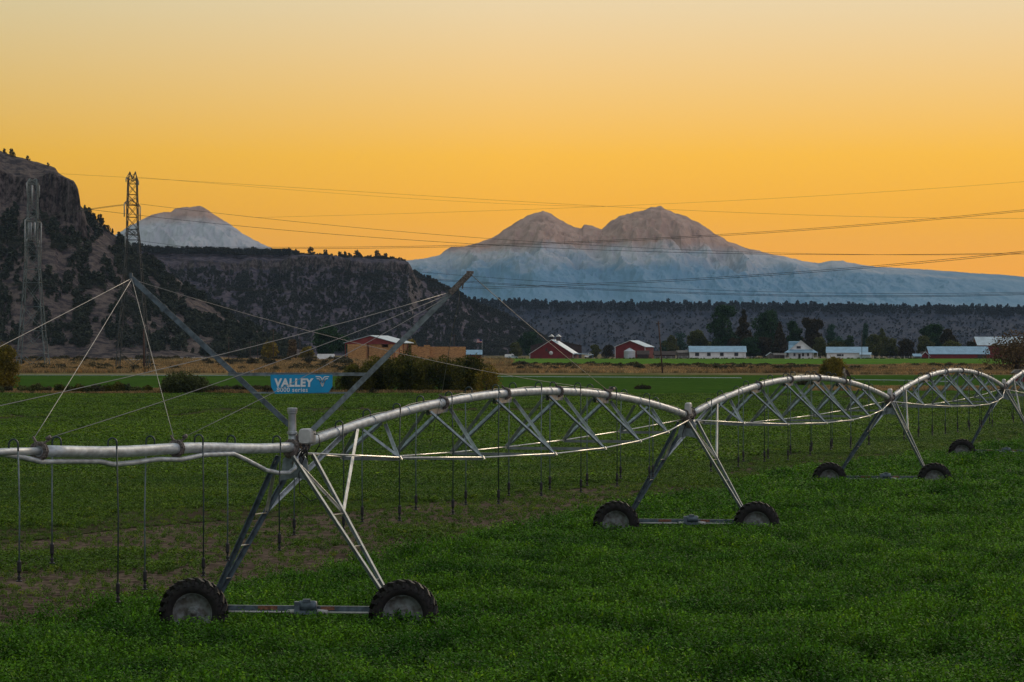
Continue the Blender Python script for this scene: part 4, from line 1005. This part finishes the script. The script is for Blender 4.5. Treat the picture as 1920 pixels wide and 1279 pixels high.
mb = MB(); mb.lathe([(0,.0),(.014,.0),(.009,.022),(.0,.034)], o0+Vector((-.085,0,.378)), (-.9,0,-.4), 8); mb.lathe([(0,-.01),(.032,-.01),(.045,.01),(.03,.035),(0,.04)], o0+Vector((-.045,0,.385)), UP, 12); mb.build('head_cap', mbrown, bird)

# ---------------------------------------------------------------- lattice pylons and power lines
def pylon(cx, D, rows, arms, lean, label, lat='lattice'):
    """rows: (photo y, left x, right x) from the top down"""
    g0 = gz(D); base = Vector(((cx-960)/F*D, D, g0)); root = empty('lattice_pylon', base, label, 'pylon', 'power line pylons')
    sec = []
    for y, xl, xr in rows:
        a = (xl-960)/F*D; b = (xr-960)/F*D; z = CH-(y-HY)/F*D; w_ = (b-a)/2*.92; c = (a+b)/2
        sec.append([Vector((c+sx*w_, D+sy*w_, z)) for sx, sy in ((-1,-1),(1,-1),(1,1),(-1,1))])
    for j in range(4):
        mb = MB()
        for s0, s1 in zip(sec[:-1], sec[1:]): mb.bar(s0[j], s1[j], .24, .24)
        mb.build('leg', M[lat], root)
    mb = MB()
    for i, (s0, s1) in enumerate(zip(sec[:-1], sec[1:])):
        hgt = (s0[0]-s1[0]).length; wd = (s1[0]-s1[1]).length; n = max(1, int(round(hgt/max(wd, 1.5)/.9)))
        for q_ in range(n):
            A = [s0[j].lerp(s1[j], q_/n) for j in range(4)]; C = [s0[j].lerp(s1[j], (q_+1)/n) for j in range(4)]
            for j in range(4):
                k2 = (j+1) % 4; mb.bar(A[j], C[k2], .11); mb.bar(A[k2], C[j], .11); mb.bar(C[j], C[k2], .11)
    mb.build('bracing', M[lat], root)
    for y, ln, st in arms:
        z = CH-(y-HY)/F*D; c = Vector((base.x, D, z)); dirv = Vector((.10, 1, 0)).normalized(); mb = MB()
        for s in (-1, 1):
            tip = c+dirv*ln*s
            for sx in (-.9, .9): mb.bar(c+Vector((sx,0,0)), tip, .14); mb.bar(c+Vector((sx,0,1.6)), tip, .12)
            for q_ in (.25,.5,.75): mb.bar(c.lerp(tip, q_)+Vector((-.9*(1-q_),0,0)), c.lerp(tip, q_)+Vector((0,0,1.6*(1-q_))), .08)
        arm = mb.build('crossarm', M[lat], root)
        mb = MB()
        for s in (-1, 1): mb.tube([c+dirv*ln*s, c+dirv*ln*s-UP*st], .16, 6)
        mb.build('insulator', M['insul'], arm)
    return root
pylon(248, 760, [(335,240,256.5),(345,239.5,257.5),(385,238,258.5),(430,237.5,259.5),(450,236,262),(530,231,268),(610,224,275),(712,217,283)], [(337,7,1),(384,9,3.5),(440,8,3.5)], 0, 'dark lattice pylon rising against the sky beside the left mountain')
rp_ = bpy.data.objects[-1]
pyl = [o for o in scene.objects if o.name.startswith('lattice_pylon')][0]
mb = MB()
for (xa, xb, yt) in ((240.5,248,322),(249,256.5,322)):
    t_ = P((xa+xb)/2+(-1 if xa < 245 else 1), yt, 760)
    for x_ in (xa, xb):
        for dy in (-1, 1): mb.bar(P(x_, 336, 760+dy), t_, .2)
mb.build('peak', M['lattice'], pyl)
pylon(62, 850, [(336,54,69),(345,52.5,70.5),(415,51,71),(455,50,72),(530,45,77),(620,38,84),(706,31,94)], [(345,7,3.5),(415,9,12),(450,7,1)], 0, 'greenish lattice pylon standing in front of the left hill', 'lattice_pale')
pyl2 = [o for o in scene.objects if o.name.startswith('lattice_pylon')][-1]
mb = MB()
for x_, y0, y1 in ((60,347,385),(54,417,450),(58,417,450),(65,417,450)): mb.tube([P(x_, y0, 846), P(x_, y1, 846)], .28, 6)
mb.build('insulator', M['insul'], pyl2)

def wire(pts, d0, d1, label, r=.05, double=0):
    pts = sorted(pts); xs = [p[0] for p in pts]; x0, x1 = xs[0], xs[-1]
    cs = np.polyfit((np.array(xs)-x0)/(x1-x0), [p[1] for p in pts], 3 if len(pts) > 4 else 2)
    mb = MB(); n = 50
    for dbl in ([0, double] if double else [0]):
        if dbl and mb.v: mb_, mb2 = mb, MB()
        q_ = []
        for i in range(n+1):
            t = i/n; x = x0+(x1-x0)*t; y = float(np.polyval(cs, t))+dbl; dd = 1/((1-t)/d0+t/d1); q_.append(P(x, y, dd))
        m3 = MB(); m3.tube(q_, r, 4, rs=[r*(.35+.65*max(p.y, 300)/760) for p in q_]); tag(m3.build('power_wire', M['wire']), label+(' (lower of the pair)' if dbl else (' (upper of the pair)' if double else '')), 'wire', 'power line wires')
wire([(-60,318),(110,330),(245,326),(480,345),(700,363),(900,378),(1133,387),(1500,399),(2000,410)], 820, 640, 'thin topmost power wire running right from the peak of the dark pylon', .025)
wire([(245,331),(480,351),(700,367),(900,380),(1133,387.5)], 760, 700, 'thin power wire just beneath the topmost wire', .02)
wire([(480,408),(700,402),(1033,391),(1300,380),(1500,369),(2000,334)], 760, 500, 'thin power wire climbing to the right above the twin peaks', .02)
wire([(262.7,382),(480,408),(700,431),(908,447),(1117,459),(1325,468),(1500,476),(1700,480),(2000,474)], 760, 600, 'power wire leaving the middle arm of the dark pylon to the right', .038)
wire([(148,391),(240,400),(480,427),(700,446),(908,458),(1117,468),(1325,474.6),(1600,478),(2000,472)], 800, 600, 'power wire crossing low over the orange sky between the mountains', .045)
wire([(70,412),(150,395),(236,383)], 850, 760, 'power wire strung from the greenish pylon up to the dark pylon', .05, 1.5)
wire([(-60,452),(0,453),(236,458),(480,465),(700,463),(833,460.5),(1117,453),(1262,444),(1500,429),(2000,385)], 800, 480, 'power wire rising to the right across the brown twin peaks', .042, 2.6)
wire([(-60,455),(240,474),(480,498),(587,507),(775,523),(1000,537),(1117,542),(1300,547),(1500,551),(2000,548)], 820, 620, 'power wire sagging low over the blue mountain foot', .045, 2.2)
wire([(258,452),(400,468),(503,480),(675,500),(778,510),(875,517),(1075,531),(1241,541),(1500,547.5),(2000,546)], 760, 620, 'power wire from the lowest arm of the dark pylon over the mesa', .036)
wire([(-60,529),(0,531),(240,538),(480,541),(700,542),(850,540.5),(992,536),(1262,524),(1500,509),(2000,462)], 700, 430, 'power wire climbing to the right edge over the blue mountain foot', .045, 3)
wire([(-60,420),(0,412),(150,396)], 850, 790, 'short power wire from the left edge to the cliff foot', .05)

# wooden poles
def wpole(x, y0, y1, D, label, x1=None, arm=1.2, r=.16):
    top = P(x, y0, D); bot = ground_at(x1 or x, D); bot.z = min(gz(D)-.3, CH-(y1-HY)/F*D)
    root = empty('utility_pole', (bot.x, bot.y, gz(D)), label, 'utility pole', 'wooden utility poles')
    mb = MB(); mb.tube([bot, top], r, 8, rs=[r, r*.65]); mb.build('post', M['pole'], root)
    if arm:
        mb = MB(); c = top-UP*.5; mb.bar(c-Vector((arm,.2,0)), c+Vector((arm,.2,0)), .14); mb.build('crossarm', M['pole'], root)
        mb = MB()
        for s in (-1, 0, 1): mb.lathe([(0,0),(.07,0),(.09,.12),(.05,.22),(0,.24)], c+Vector((arm*.85*s,.2*s,.07)), UP, 6)
        mb.build('insulator', M['insul'], root)
for a in [(1234.5,603,700,690,'tall leaning wooden pole standing alone in the dry grass right of the red barns',1242.5,.45,.20),
          (269.5,616,697,742,'reddish brown pole beside the right foot of the dark pylon',270.5,0,.30),
          (1268.5,634,676,1380,'thin pole between the grain bin barn and the long white shed',1270,.5,.14),
          (1616,622,668,1400,'tall thin pole at the right end of the second white shed',1616,0,.14),
          (512.5,618,668,1150,'tallest wooden pole among the yellow trees left of the hay barn'),
          (562.5,624,660,1300,'wooden pole between the orange and yellow trees'),
          (429,631,671,1150,'wooden pole furthest left in the row below the hill'),
          (469,640,670,1350,'small distant pole right of the leftmost pole'),
          (483,641,668,1400,'faint distant pole in the row before the yellow trees'),
          (851.5,627,652,1420,'pole behind the outdoor hay stack'),
          (801,636,652,1450,'short pole behind the left end of the outdoor hay stack'),
          (1291,636,660,1640,'thin pole behind the left end of the long white shed')]:
    wpole(a[0], a[1], a[2], a[3], a[4], *(a[5:] if len(a) > 5 else ()))
wire([(300,644),(360,655),(429,634)], 1150, 1150, 'slack wire hanging from the leftmost wooden pole', .04)
wire([(429,634),(470,658),(512.5,621)], 1150, 1150, 'slack wire hanging between the two near wooden poles', .04)

# ---------------------------------------------------------------- buildings
def building(name, label, cat, cx, D, w, l, eave, ridge, rdir='y', rot=0, wall='white', roof='roofblue', trim=None, wins=(), doors=(), over=.5, group='farm buildings', g=None, open_=False, rx=0):
    """local frame: x across the front, y away from the viewer; openings are (x, z, width, height) on the front face"""
    g0 = gz(D)-.1 if g is None else g; c = Vector(((cx-960)/F*D, D, g0)); Rz = Matrix.Rotation(R(rot), 3, 'Z')
    W = lambda x, y, z: c+Rz @ Vector((x, y, z))
    root = empty(name, c, label, cat, group)
    if rdir == 'y': pro = [(-w/2,0,0),(w/2,0,0),(w/2,0,eave),(rx,0,ridge),(-w/2,0,eave)]; ext = (0,l,0)
    else: pro = [(-w/2,0,0),(-w/2,l,0),(-w/2,l,eave),(-w/2,l/2,ridge),(-w/2,0,eave)]; ext = (w,0,0)
    mb = MB()
    if not open_: mb.prism([W(*p) for p in pro], Rz @ Vector(ext))
    else:
        nb = 5
        for sx in (-1, 1):
            for i in range(nb): mb.bar(W(sx*(w/2-.2), l*i/(nb-1), 0), W(sx*(w/2-.2), l*i/(nb-1), eave), .3)
        mb.prism([W(-w/2,0,eave-.5), W(w/2,0,eave-.5), W(w/2,0,eave), W(rx,0,ridge-.05), W(-w/2,0,eave)], Rz @ Vector((0,.15,0)))
    mb.build('wall' if not open_ else 'frame', M[wall], root)
    mb = MB(); th = .22; lift = .05
    if rdir == 'y':
        for s in (-1, 1):
            sl = (ridge-eave)/(w/2-s*rx) if True else 0
            e = Vector((s*(w/2+over), 0, eave-sl*over+lift)); r_ = Vector((rx, 0, ridge+lift))
            mb.prism([W(e.x, -over, e.z), W(r_.x, -over, r_.z), W(r_.x, -over, r_.z+th), W(e.x, -over, e.z+th)], Rz @ Vector((0, l+2*over, 0)))
    else:
        sl = (ridge-eave)/(l/2)
        for s in (0, 1):
            ey = -over if s == 0 else l+over
            mb.prism([W(-w/2-over, ey, eave-sl*over+lift), W(-w/2-over, l/2, ridge+lift), W(-w/2-over, l/2, ridge+lift+th), W(-w/2-over, ey, eave-sl*over+lift+th)], Rz @ Vector((w+2*over,0,0)))
        for i in range(int(w/1.2)):                                  # standing seams
            x = -w/2+.6+i*1.2; mb.bar(W(x, -over, eave-sl*over+lift+th+.02), W(x, l/2, ridge+lift+th+.02), .06)
    mb.build('roof', M[roof], root)
    if trim:
        mb = MB()
        if rdir == 'y':
            for s in (-1, 1):
                sl = (ridge-eave)/(w/2-s*rx)
                mb.bar(W(s*(w/2+over), -over-.12, eave-sl*over+.1), W(rx, -over-.12, ridge+.14), .4, .2)
                mb.bar(W(s*(w/2-.1), -.13, 0), W(s*(w/2-.1), -.13, eave), .28, .2)
        else:
            mb.bar(W(-w/2-over,-over-.1, eave-sl*over+.1), W(w/2+over,-over-.1, eave-sl*over+.1), .25, .15)
        mb.build('trim', M[trim], root)
    for (x, z, ww, hh) in wins:
        mb = MB(); p = W(x, -.10, z+hh/2); mb.box(p, (ww+.3, .16, hh+.3), Rz); f = mb.build('window', M['trim'], root)
        mb = MB(); mb.box(W(x, -.20, z+hh/2), (ww, .05, hh), Rz); mb.build('pane', M['glass'], f)
    for (x, z, ww, hh, mt) in doors:
        mb = MB(); mb.box(W(x, -.10, z+hh/2), (ww, .14, hh), Rz); dd_ = mb.build('door', M[mt], root)
        mb = MB(); mb.box(W(x+ww*.35, -.2, z+hh*.45), (.15,.08,.3), Rz); mb.build('handle', M['dark'], dd_)
    return root, W, Rz
S = lambda D: D/F
# long white shed
building('long_shed', 'long white shed with blue metal roof and four dark windows', 'shed', 1346, 1500, 28.6, 14, 3.4, 6.2, 'x', -1.5, 'white', 'roofblue', 'trim', [(-10.6,1.4,2.0,1.7),(-4.6,1.4,1.8,1.7),(2,1.4,1.8,1.7),(9.4,1.4,1.9,1.7)], [(13,0,1.1,2.4,'trim')])
building('long_shed', 'second white shed with blue roof and one small dark window right of the farmhouse', 'shed', 1588, 1500, 20.5, 14, 3.0, 5.8, 'x', -7, 'white', 'roofblue', 'trim', [(-4.0,1.3,2.2,1.0),(-2.2,1.3,.9,1.0)], [(8,0,1.1,2.2,'roofpale')])
building('lean_to', 'small pale lean-to at the right end of the second white shed', 'shed', 1622, 1492, 5, 8, 2.0, 3.0, 'x', -12, 'roofpale', 'roofblue', 'trim')
building('long_red_shed', 'long low red shed with blue roof near the right edge', 'barn', 1799, 1500, 30.5, 15, 2.4, 6.0, 'x', 0, 'red', 'roofblue', None, [], [(11.5,0,4.5,1.9,'darkwall')])
building('red_barn', 'upper red barn with bright pale roof at the right edge of the photo', 'barn', 1905, 1640, 43, 16, 7.2, 11.6, 'x', 2, 'red', 'roofpale', 'trim')
building('little_shed', 'tiny blue roofed shed left of the long red shed', 'shed', 1720, 1490, 3.6, 4, 1.3, 2.3, 'x', 0, 'grey', 'roofblue')
building('little_shed', 'tiny red gabled hut with pale eaves beside the tiny blue roofed shed', 'shed', 1734, 1500, 4.5, 5, 1.4, 3.4, 'y', 14, 'red', 'roofbrown', 'trim')
# red barn with grain bin
building('red_barn', 'red barn with white trim and blue roof behind the grain bin', 'barn', 1181.5, 1500, 15.8, 20, 6.0, 9.1, 'y', -15, 'red', 'roofblue', 'trim')
D = 1480; c = Vector(((1180.5-960)/F*D, D, gz(D))); gb = empty('grain_bin', c, 'round corrugated steel grain bin in front of the red barn', 'grain bin')
mb = MB(); prof = [(0,0)]+[(2.85+(.03 if i % 2 else 0), .27*i) for i in range(15)]; mb.lathe(prof, c, UP, 32); mb.build('drum', M['bin'], gb)
mb = MB(); mb.lathe([(2.95,3.75),(.35,5.15),(.35,5.35),(0,5.4)], c, UP, 32, smooth=False)
for i in range(16):
    a = i*math.pi/8; mb.bar(c+Vector((math.cos(a)*2.95, math.sin(a)*2.95, 3.8)), c+Vector((math.cos(a)*.4, math.sin(a)*.4, 5.2)), .07)
mb.build('cone_roof', M['bin'], gb); mb = MB(); mb.box(c+Vector((-.6,-2.9,1.1)), (.9,.12,1.9)); mb.build('door', M['roofpale'], gb)
building('little_shed', 'small brown roofed shed tucked right of the grain bin', 'shed', 1206, 1490, 5.5, 6, 2.2, 3.9, 'x', 0, 'darkwall', 'roofbrown')
building('low_barn', 'low brown shingled shed left of the leaning pole', 'shed', 1247, 1500, 10.5, 9, 1.9, 3.6, 'x', 0, 'darkwall', 'roofbrown')
building('grey_shed', 'plain grey shed between the thin pole and the long white shed', 'shed', 1282, 1510, 6.5, 8, 3.0, 4.0, 'x', 0, 'grey', 'grey')
# gambrel-like red barn with dark barn behind
building('dark_barn', 'dark weathered barn with brown roof behind the broad red barn', 'barn', 1043, 1560, 27.0, 14, 6.6, 9.6, 'y', 0, 'darkwall', 'roofbrown', None, rx=-1)
r_, W, Rz = building('red_barn', 'broad red barn with a round white emblem and long blue roof slope', 'barn', 1034, 1500, 22.5, 18, 2.4, 9.5, 'y', -10, 'red', 'roofblue', 'trim', rx=0.0)
mb = MB(); p = W(-.2, -.25, 2.9); mb.lathe([(0,0),(1.0,0),(1.0,.06),(0,.06)], p, Rz @ Vector((0,-1,0)), 16); mb.build('round_emblem', M['trim'], r_)
mb = MB(); mb.box(W(-2.6,-.2,4.6), (1.0,.12,1.6), Rz); mb.box(W(-1.6,-.2,3.5), (.8,.12,1.0), Rz); mb.build('hay_door', M['darkwall'], r_)
mb = MB(); mb.prism([W(10.5,2,2.6), W(20,2,1.9), W(20,2,2.15), W(10.5,2,2.85)], Rz @ Vector((0,10,0))); mb.bar(W(19.8,2.2,0), W(19.8,2.2,2), .25); mb.bar(W(19.8,11,0), W(19.8,11,2), .25); mb.build('lean_to_roof', M['roofblue'], r_)
mb = MB()
for x_ in (-1.6, 2.0):
    c_ = W(x_+.2, 9, 9.3); mb.box(c_+UP*.9, (2.0,2.0,2.2), Rz); mb.prism([c_+Rz @ Vector(q_) for q_ in ((-1.4,-1.3,2.0),(1.4,-1.3,2.0),(0,-1.3,3.1))], Rz @ Vector((0,2.6,0)), m=1)
mb.build('cupola', [M['darkwall'], M['trim']], r_)
# hay barn
D = 1250; r_, W, Rz = building('hay_barn', 'open sided hay barn with red gable and pale metal roof', 'barn', 694, D, 22.2, 30, 7.6, 10.6, 'y', -12, 'redlit', 'roofpale', None, open_=True, over=.6)
def stack(label, c0, w, l, h, rot, seed, base):
    r = random.Random(seed); Rr = Matrix.Rotation(R(rot), 3, 'Z'); mb = MB(); nx = int(w/2.4); nz = int(h/1.2); ny = max(2, int(l/2.4))
    root = MB()
    for i in range(nx):
        for k in range(nz-(1 if r.random() < .12 else 0)):
            for j in range(ny):
                if 0 < i < nx-1 and 0 < j < ny-1 and k < nz-2: continue
                p = Vector((-w/2+(i+.5)*w/nx+r.uniform(-.06,.06), (j+.5)*l/ny+r.uniform(-.06,.06), (k+.5)*h/nz)); mb.box(c0+Rr @ p, (w/nx-.05, l/ny-.05, h/nz-.04), Rr)
    mb.v = mb.v; o = mb.build('hay_stack', M['hay'], None, origin=c0); return tag(o, label, 'hay stack', 'stacks of baled hay')
g1 = gz(D)
stack('left block of golden hay bales under the hay barn roof', Vector(((669-960)/F*D, D-.5, g1)), 8.2, 20, 7.0, -12, 1, 0)
stack('right block of golden hay bales under the hay barn roof', W(4.9, .6, .1), 11.4, 24, 7.0, -12, 2, 0)
stack('long outdoor stack of hay bales right of the hay barn', Vector(((829-960)/F*1270, 1270, gz(1270))), 20.5, 8, 5.9, 2, 3, 0)
stack('short outdoor block of hay bales nearest the barn', Vector(((789-960)/F*1266, 1266, gz(1266))), 8.0, 8, 6.6, 2, 4, 0)
building('little_shed', 'small blue roofed red shed at the end of the outdoor hay stack', 'shed', 889, 1320, 6.4, 6, 2.6, 4.3, 'x', 0, 'red', 'roofblue')
# farmhouse
D = 1500; r_, W, Rz = building('farmhouse', 'white two storey farmhouse with gabled front and wraparound porch', 'house', 1502, D, 11.5, 10, 4.6, 9.1, 'y', -4, 'white', 'roofblue', 'trim', [(-1.2,5.2,2.0,1.2),(-3.4,1.2,1.0,1.6),(1.0,1.2,1.0,1.6),(3.6,1.2,1.0,1.6)], [(-.8,.2,1.2,2.2,'dark')])
mb = MB(); mb.prism([W(-8.6,-2.6,3.0), W(8.6,-2.6,3.0), W(6.2,.0,4.5), W(-6.2,.0,4.5)], (0,0,.2)); mb.build('porch_roof', M['roofblue'], r_)
mb = MB(); mb.box(W(0,-1.3,.25), (16.6,2.6,.5), Rz)
for i in range(9): mb.bar(W(-8.2+i*2.05,-2.4,.4), W(-8.2+i*2.05,-2.4,3.0), .22)
mb.bar(W(-8.2,-2.4,1.3), W(-2.4,-2.4,1.3), .1); mb.bar(W(2.4,-2.4,1.3), W(8.2,-2.4,1.3), .1); mb.build('porch', M['trim'], r_)
mb = MB(); mb.prism([W(-6.4,3,4.3), W(0,3,4.3), W(0,6.5,8.9), W(-6.2,6.5,8.9)], Rz @ Vector((0,.3,-.1))); mb.box(W(-3.6,8,4.3), (4.6,6,8.4), Rz); mb.build('side_wing', M['roofblue'], r_)
mb = MB(); mb.box(W(1.6,5,9.6), (.7,.7,1.6), Rz); mb.build('chimney', M['roofbrown'], r_)
building('little_shed', 'small dark shed just left of the farmhouse porch', 'shed', 1463, 1510, 6, 5, 1.8, 2.6, 'x', 0, 'darkwall', 'grey')
building('little_shed', 'small grey gabled shed left of the dark shed by the farmhouse', 'shed', 1445, 1515, 3.6, 4, 1.7, 3.0, 'y', 0, 'grey', 'roofpale')

# fences in front of the farm
def fence(x0, x1, D, h, rails, mt, label, step=2.6, t=.10):
    a = ground_at(x0, D); b = ground_at(x1, D); root = empty('paddock_fence', a, label, 'fence', 'farm fences'); n = int((b-a).length/step)
    mb = MB()
    for i in range(n+1): p = a.lerp(b, i/n); mb.bar(p-UP*.2, p+UP*h, t*1.5)
    mb.build('posts', M[mt], root); mb = MB()
    for k in range(rails): z = h*(k+.7)/rails-.1; mb.bar(a+UP*z, b+UP*z, t, t*.5)
    mb.build('rails', M[mt], root)
fence(1228, 1420, 1478, 1.25, 3, 'fenceW', 'white rail fence in front of the long white shed')
fence(1420, 1462, 1490, 1.5, 4, 'grey', 'weathered grey fence left of the farmhouse')
fence(1535, 1552, 1485, 1.2, 3, 'fenceW', 'short white fence between farmhouse and second white shed')
fence(1628, 1715, 1482, 1.3, 3, 'fenceW', 'pale fence between the second white shed and the tiny huts')
fence(905, 985, 1440, 1.6, 4, 'grey', 'grey corral fence left of the broad red barn')
fence(1060, 1150, 1490, 1.4, 3, 'grey', 'grey corral fence between the two red barns')
fence(296, 392, 1330, 1.3, 4, 'fenceW', 'long white rail fence at the foot of the left hill', 3.2, .22)

# vehicles by the hay barn and the corral
def trailer(cx, D, w, h, label):
    c = ground_at(cx, D); root = empty('box_trailer', c, label, 'trailer'); mb = MB(); r = .35
    pr = [(-w/2,.7),(w/2,.7),(w/2,h-r),(w/2-.12,h-.1),(w/2-r,h),(-w/2+r,h),(-w/2+.12,h-.1),(-w/2,h-r)]
    mb.prism([c+Vector((x,-1.2,z)) for x, z in pr], (0,2.4,0)); mb.build('body', M['white'], root)
    for x in (-w*.12, w*.12):
        mb = MB(); mb.lathe([(0,-.12),(.40,-.12),(.42,0),(.40,.12),(0,.12)], c+Vector((x,-1.15,.42)), (0,1,0), 14); mb.build('wheel', M['rubble'], root)
    mb = MB(); mb.box(c+Vector((w*.30,-1.22,1.6)), (.8,.05,1.7)); mb.build('door', M['trim'], root); mb = MB(); mb.bar(c+Vector((w/2,0,.75)), c+Vector((w/2+1.2,0,.6)), .12); mb.build('hitch', M['dark'], root)
trailer(611, 1215, 7.0, 2.9, 'white enclosed trailer parked left of the hay barn')
def truck(cx, D, ln, mt, label, flip=1):
    c = ground_at(cx, D); root = empty('parked_truck', c, label, 'truck', 'farm vehicles'); s = ln/5.2*1.0; V = lambda x, y, z: c+Vector((x*s*flip, y*s, z*s))
    mb = MB(); mb.prism([V(x,-.95,z) for x, z in ((-2.6,.5),(2.55,.5),(2.6,1.0),(1.5,1.15),(.9,1.2),(-2.6,1.2))], (0,1.9*s,0)); mb.build('body', M[mt], root)
    mb = MB(); mb.prism([V(x,-.85,z) for x, z in ((-.9,1.2),(1.0,1.2),(.45,1.8),(-.75,1.85))], (0,1.7*s,0)); mb.build('cab', M[mt], root)
    mb = MB(); mb.prism([V(x,-.87,z) for x, z in ((-.7,1.25),(.75,1.25),(.35,1.72),(-.6,1.76))], (0,.03,0)); mb.build('window', M['glass'], root)
    for x in (-1.6, 1.65):
        mb = MB(); mb.lathe([(0,-.1),(.2,-.12),(.40,-.12),(.42,0),(.40,.12),(0,.12)], V(x,-.9,.42), (0,1,0), 14); mb.build('wheel', M['rubble'], root)
truck(636, 1218, 4.6, 'dark', 'dark pickup truck parked beside the white trailer')
truck(649, 1225, 3.6, 'roofpale', 'small grey pickup half behind the dark pickup', -1)
truck(962, 1450, 5.0, 'roofpale', 'pale blue pickup parked by the corral', 1)
trailer(955, 1462, 4.6, 2.2, 'small pale trailer left of the blue pickup')
c = W = None
# tractor by the red barn lean-to
c = ground_at(1103, 1488); tr = empty('tractor', c, 'small old tractor parked under the end of the lean-to roof', 'tractor')
mb = MB(); mb.box(c+Vector((-.8,0,1.1)), (2.0,.8,.8)); mb.box(c+Vector((.8,0,1.3)), (1.2,1.2,.9)); mb.build('body', M['white'], tr)
mb = MB(); mb.box(c+Vector((.8,0,2.7)), (1.7,1.5,.15))
for x in (.1,1.5): mb.bar(c+Vector((x,-.6,1.6)), c+Vector((x,-.6,2.7)), .08); mb.bar(c+Vector((x,.6,1.6)), c+Vector((x,.6,2.7)), .08)
mb.build('canopy', M['trim'], tr)
for x, rr in ((1.0,.8),(-1.4,.45)):
    mb = MB(); mb.lathe([(0,-.15),(rr*.5,-.12),(rr,-.17),(rr,.17),(0,.15)], c+Vector((x,-.8,rr)), (0,1,0), 16); mb.build('wheel', M['rubble'], tr)
# flag
c = ground_at(904, 1440); fl = empty('flag_pole', c, 'thin flag pole with a small striped flag left of the red barn', 'flag pole'); top = P(904, 636, 1440)
mb = MB(); mb.tube([c, top], .07, 6); mb.build('pole', M['boxgrey'], fl)
mb = MB(); mr_ = mat('flag_red', (.4,.03,.04), .8); mw_ = mat('flag_white', (.6,.6,.6), .8); mbl = mat('flag_blue', (.02,.03,.15), .8)
for i in range(7):
    z0 = top.z-.2-i*.2
    for j in range(8):
        x0 = top.x-j*.32; f_ = lambda x: .15*math.sin((x-top.x)*2.2)
        mb.poly([(x0, c.y+f_(x0), z0), (x0-.32, c.y+f_(x0-.32), z0), (x0-.32, c.y+f_(x0-.32), z0-.2), (x0, c.y+f_(x0), z0-.2)], 2 if (j < 4 and i < 4) else i % 2)
mb.build('flag', [mr_, mw_, mbl], fl)

# long irrigation pipes lying across the fields
def fpipe(pts, r, label, supports=9):
    q_ = [P(*p) for p in pts]; root = empty('field_pipeline', (q_[0].x, q_[0].y, gz(q_[0].y)), label, 'pipeline', 'irrigation pipes across the fields')
    mb = MB(); mb.tube(q_, r, 8); mb.build('pipe', M['galv_pipe'], root); mb = MB(); L_ = len(q_)-1
    for i in range(supports):
        t = i/(supports-1)*L_; k = min(int(t), L_-1); p = q_[k].lerp(q_[k+1], t-k); gg = Vector((p.x, p.y, gz(p.y)-.1)); mb.tube([p, gg], .04, 5)
    mb.build('support', M['galv_dull'], root)
fpipe([(-150,703,600),(430,704,600),(930,706,580),(1390,708.5,560)], .06, 'thin irrigation pipeline running across the middle field', 30)
fpipe([(1602,712,515),(1700,713.5,510),(1790,716,500)], .08, 'short pipeline seen through the second and third arches', 8)
fpipe([(30,676,1150),(262,675,1150)], .20, 'far white pipeline in the dry grass at the left', 9)
# reddish farm machine half hidden at the right edge behind the last arch
D = 470; c = ground_at(1915, D); hv = empty('red_wagon', c, 'rusty red wagon with grey top at the right edge behind the last arch', 'wagon'); mb = MB()
mb.prism([c+Vector(q_) for q_ in ((-1.3,-1,.5),(1.8,-1,.5),(2.2,-1,1.9),(-.9,-1,1.9))], (0,2,0)); mb.build('body', M['red'], hv); mb = MB(); mb.prism([c+Vector(q_) for q_ in ((-1.6,-1.1,1.95),(2.4,-1.1,1.95),(2.1,-1.1,2.6),(-1.0,-1.1,2.5))], (0,2.2,0)); mb.build('cover', M['grey'], hv)
for x in (-.5, 1.3):
    mb = MB(); mb.lathe([(0,-.1),(.4,-.1),(.42,0),(.4,.1),(0,.1)], c+Vector((x,-1.1,.42)), (0,1,0), 14); mb.build('wheel', M['rubble'], hv)

# ---------------------------------------------------------------- valley air
mb = MB(); mb.box((0, 6950, 278), (11800, 14900, 564)); hz = mb.build('haze', M['white']); tag(hz, 'thin even evening haze filling the valley', kind='stuff')
hm = bpy.data.materials.new('evening_haze'); hm.use_nodes = True; t = hm.node_tree
for n in list(t.nodes): t.nodes.remove(n)
oo = t.nodes.new('ShaderNodeOutputMaterial'); pv = t.nodes.new('ShaderNodeVolumePrincipled'); pv.inputs['Color'].default_value = (.50,.69,.97,1); pv.inputs['Density'].default_value = 2.2e-5; pv.inputs['Anisotropy'].default_value = 0
t.links.new(pv.outputs[0], oo.inputs['Volume']); hz.data.materials.clear(); hz.data.materials.append(hm)
scene.cycles.volume_max_steps = 64
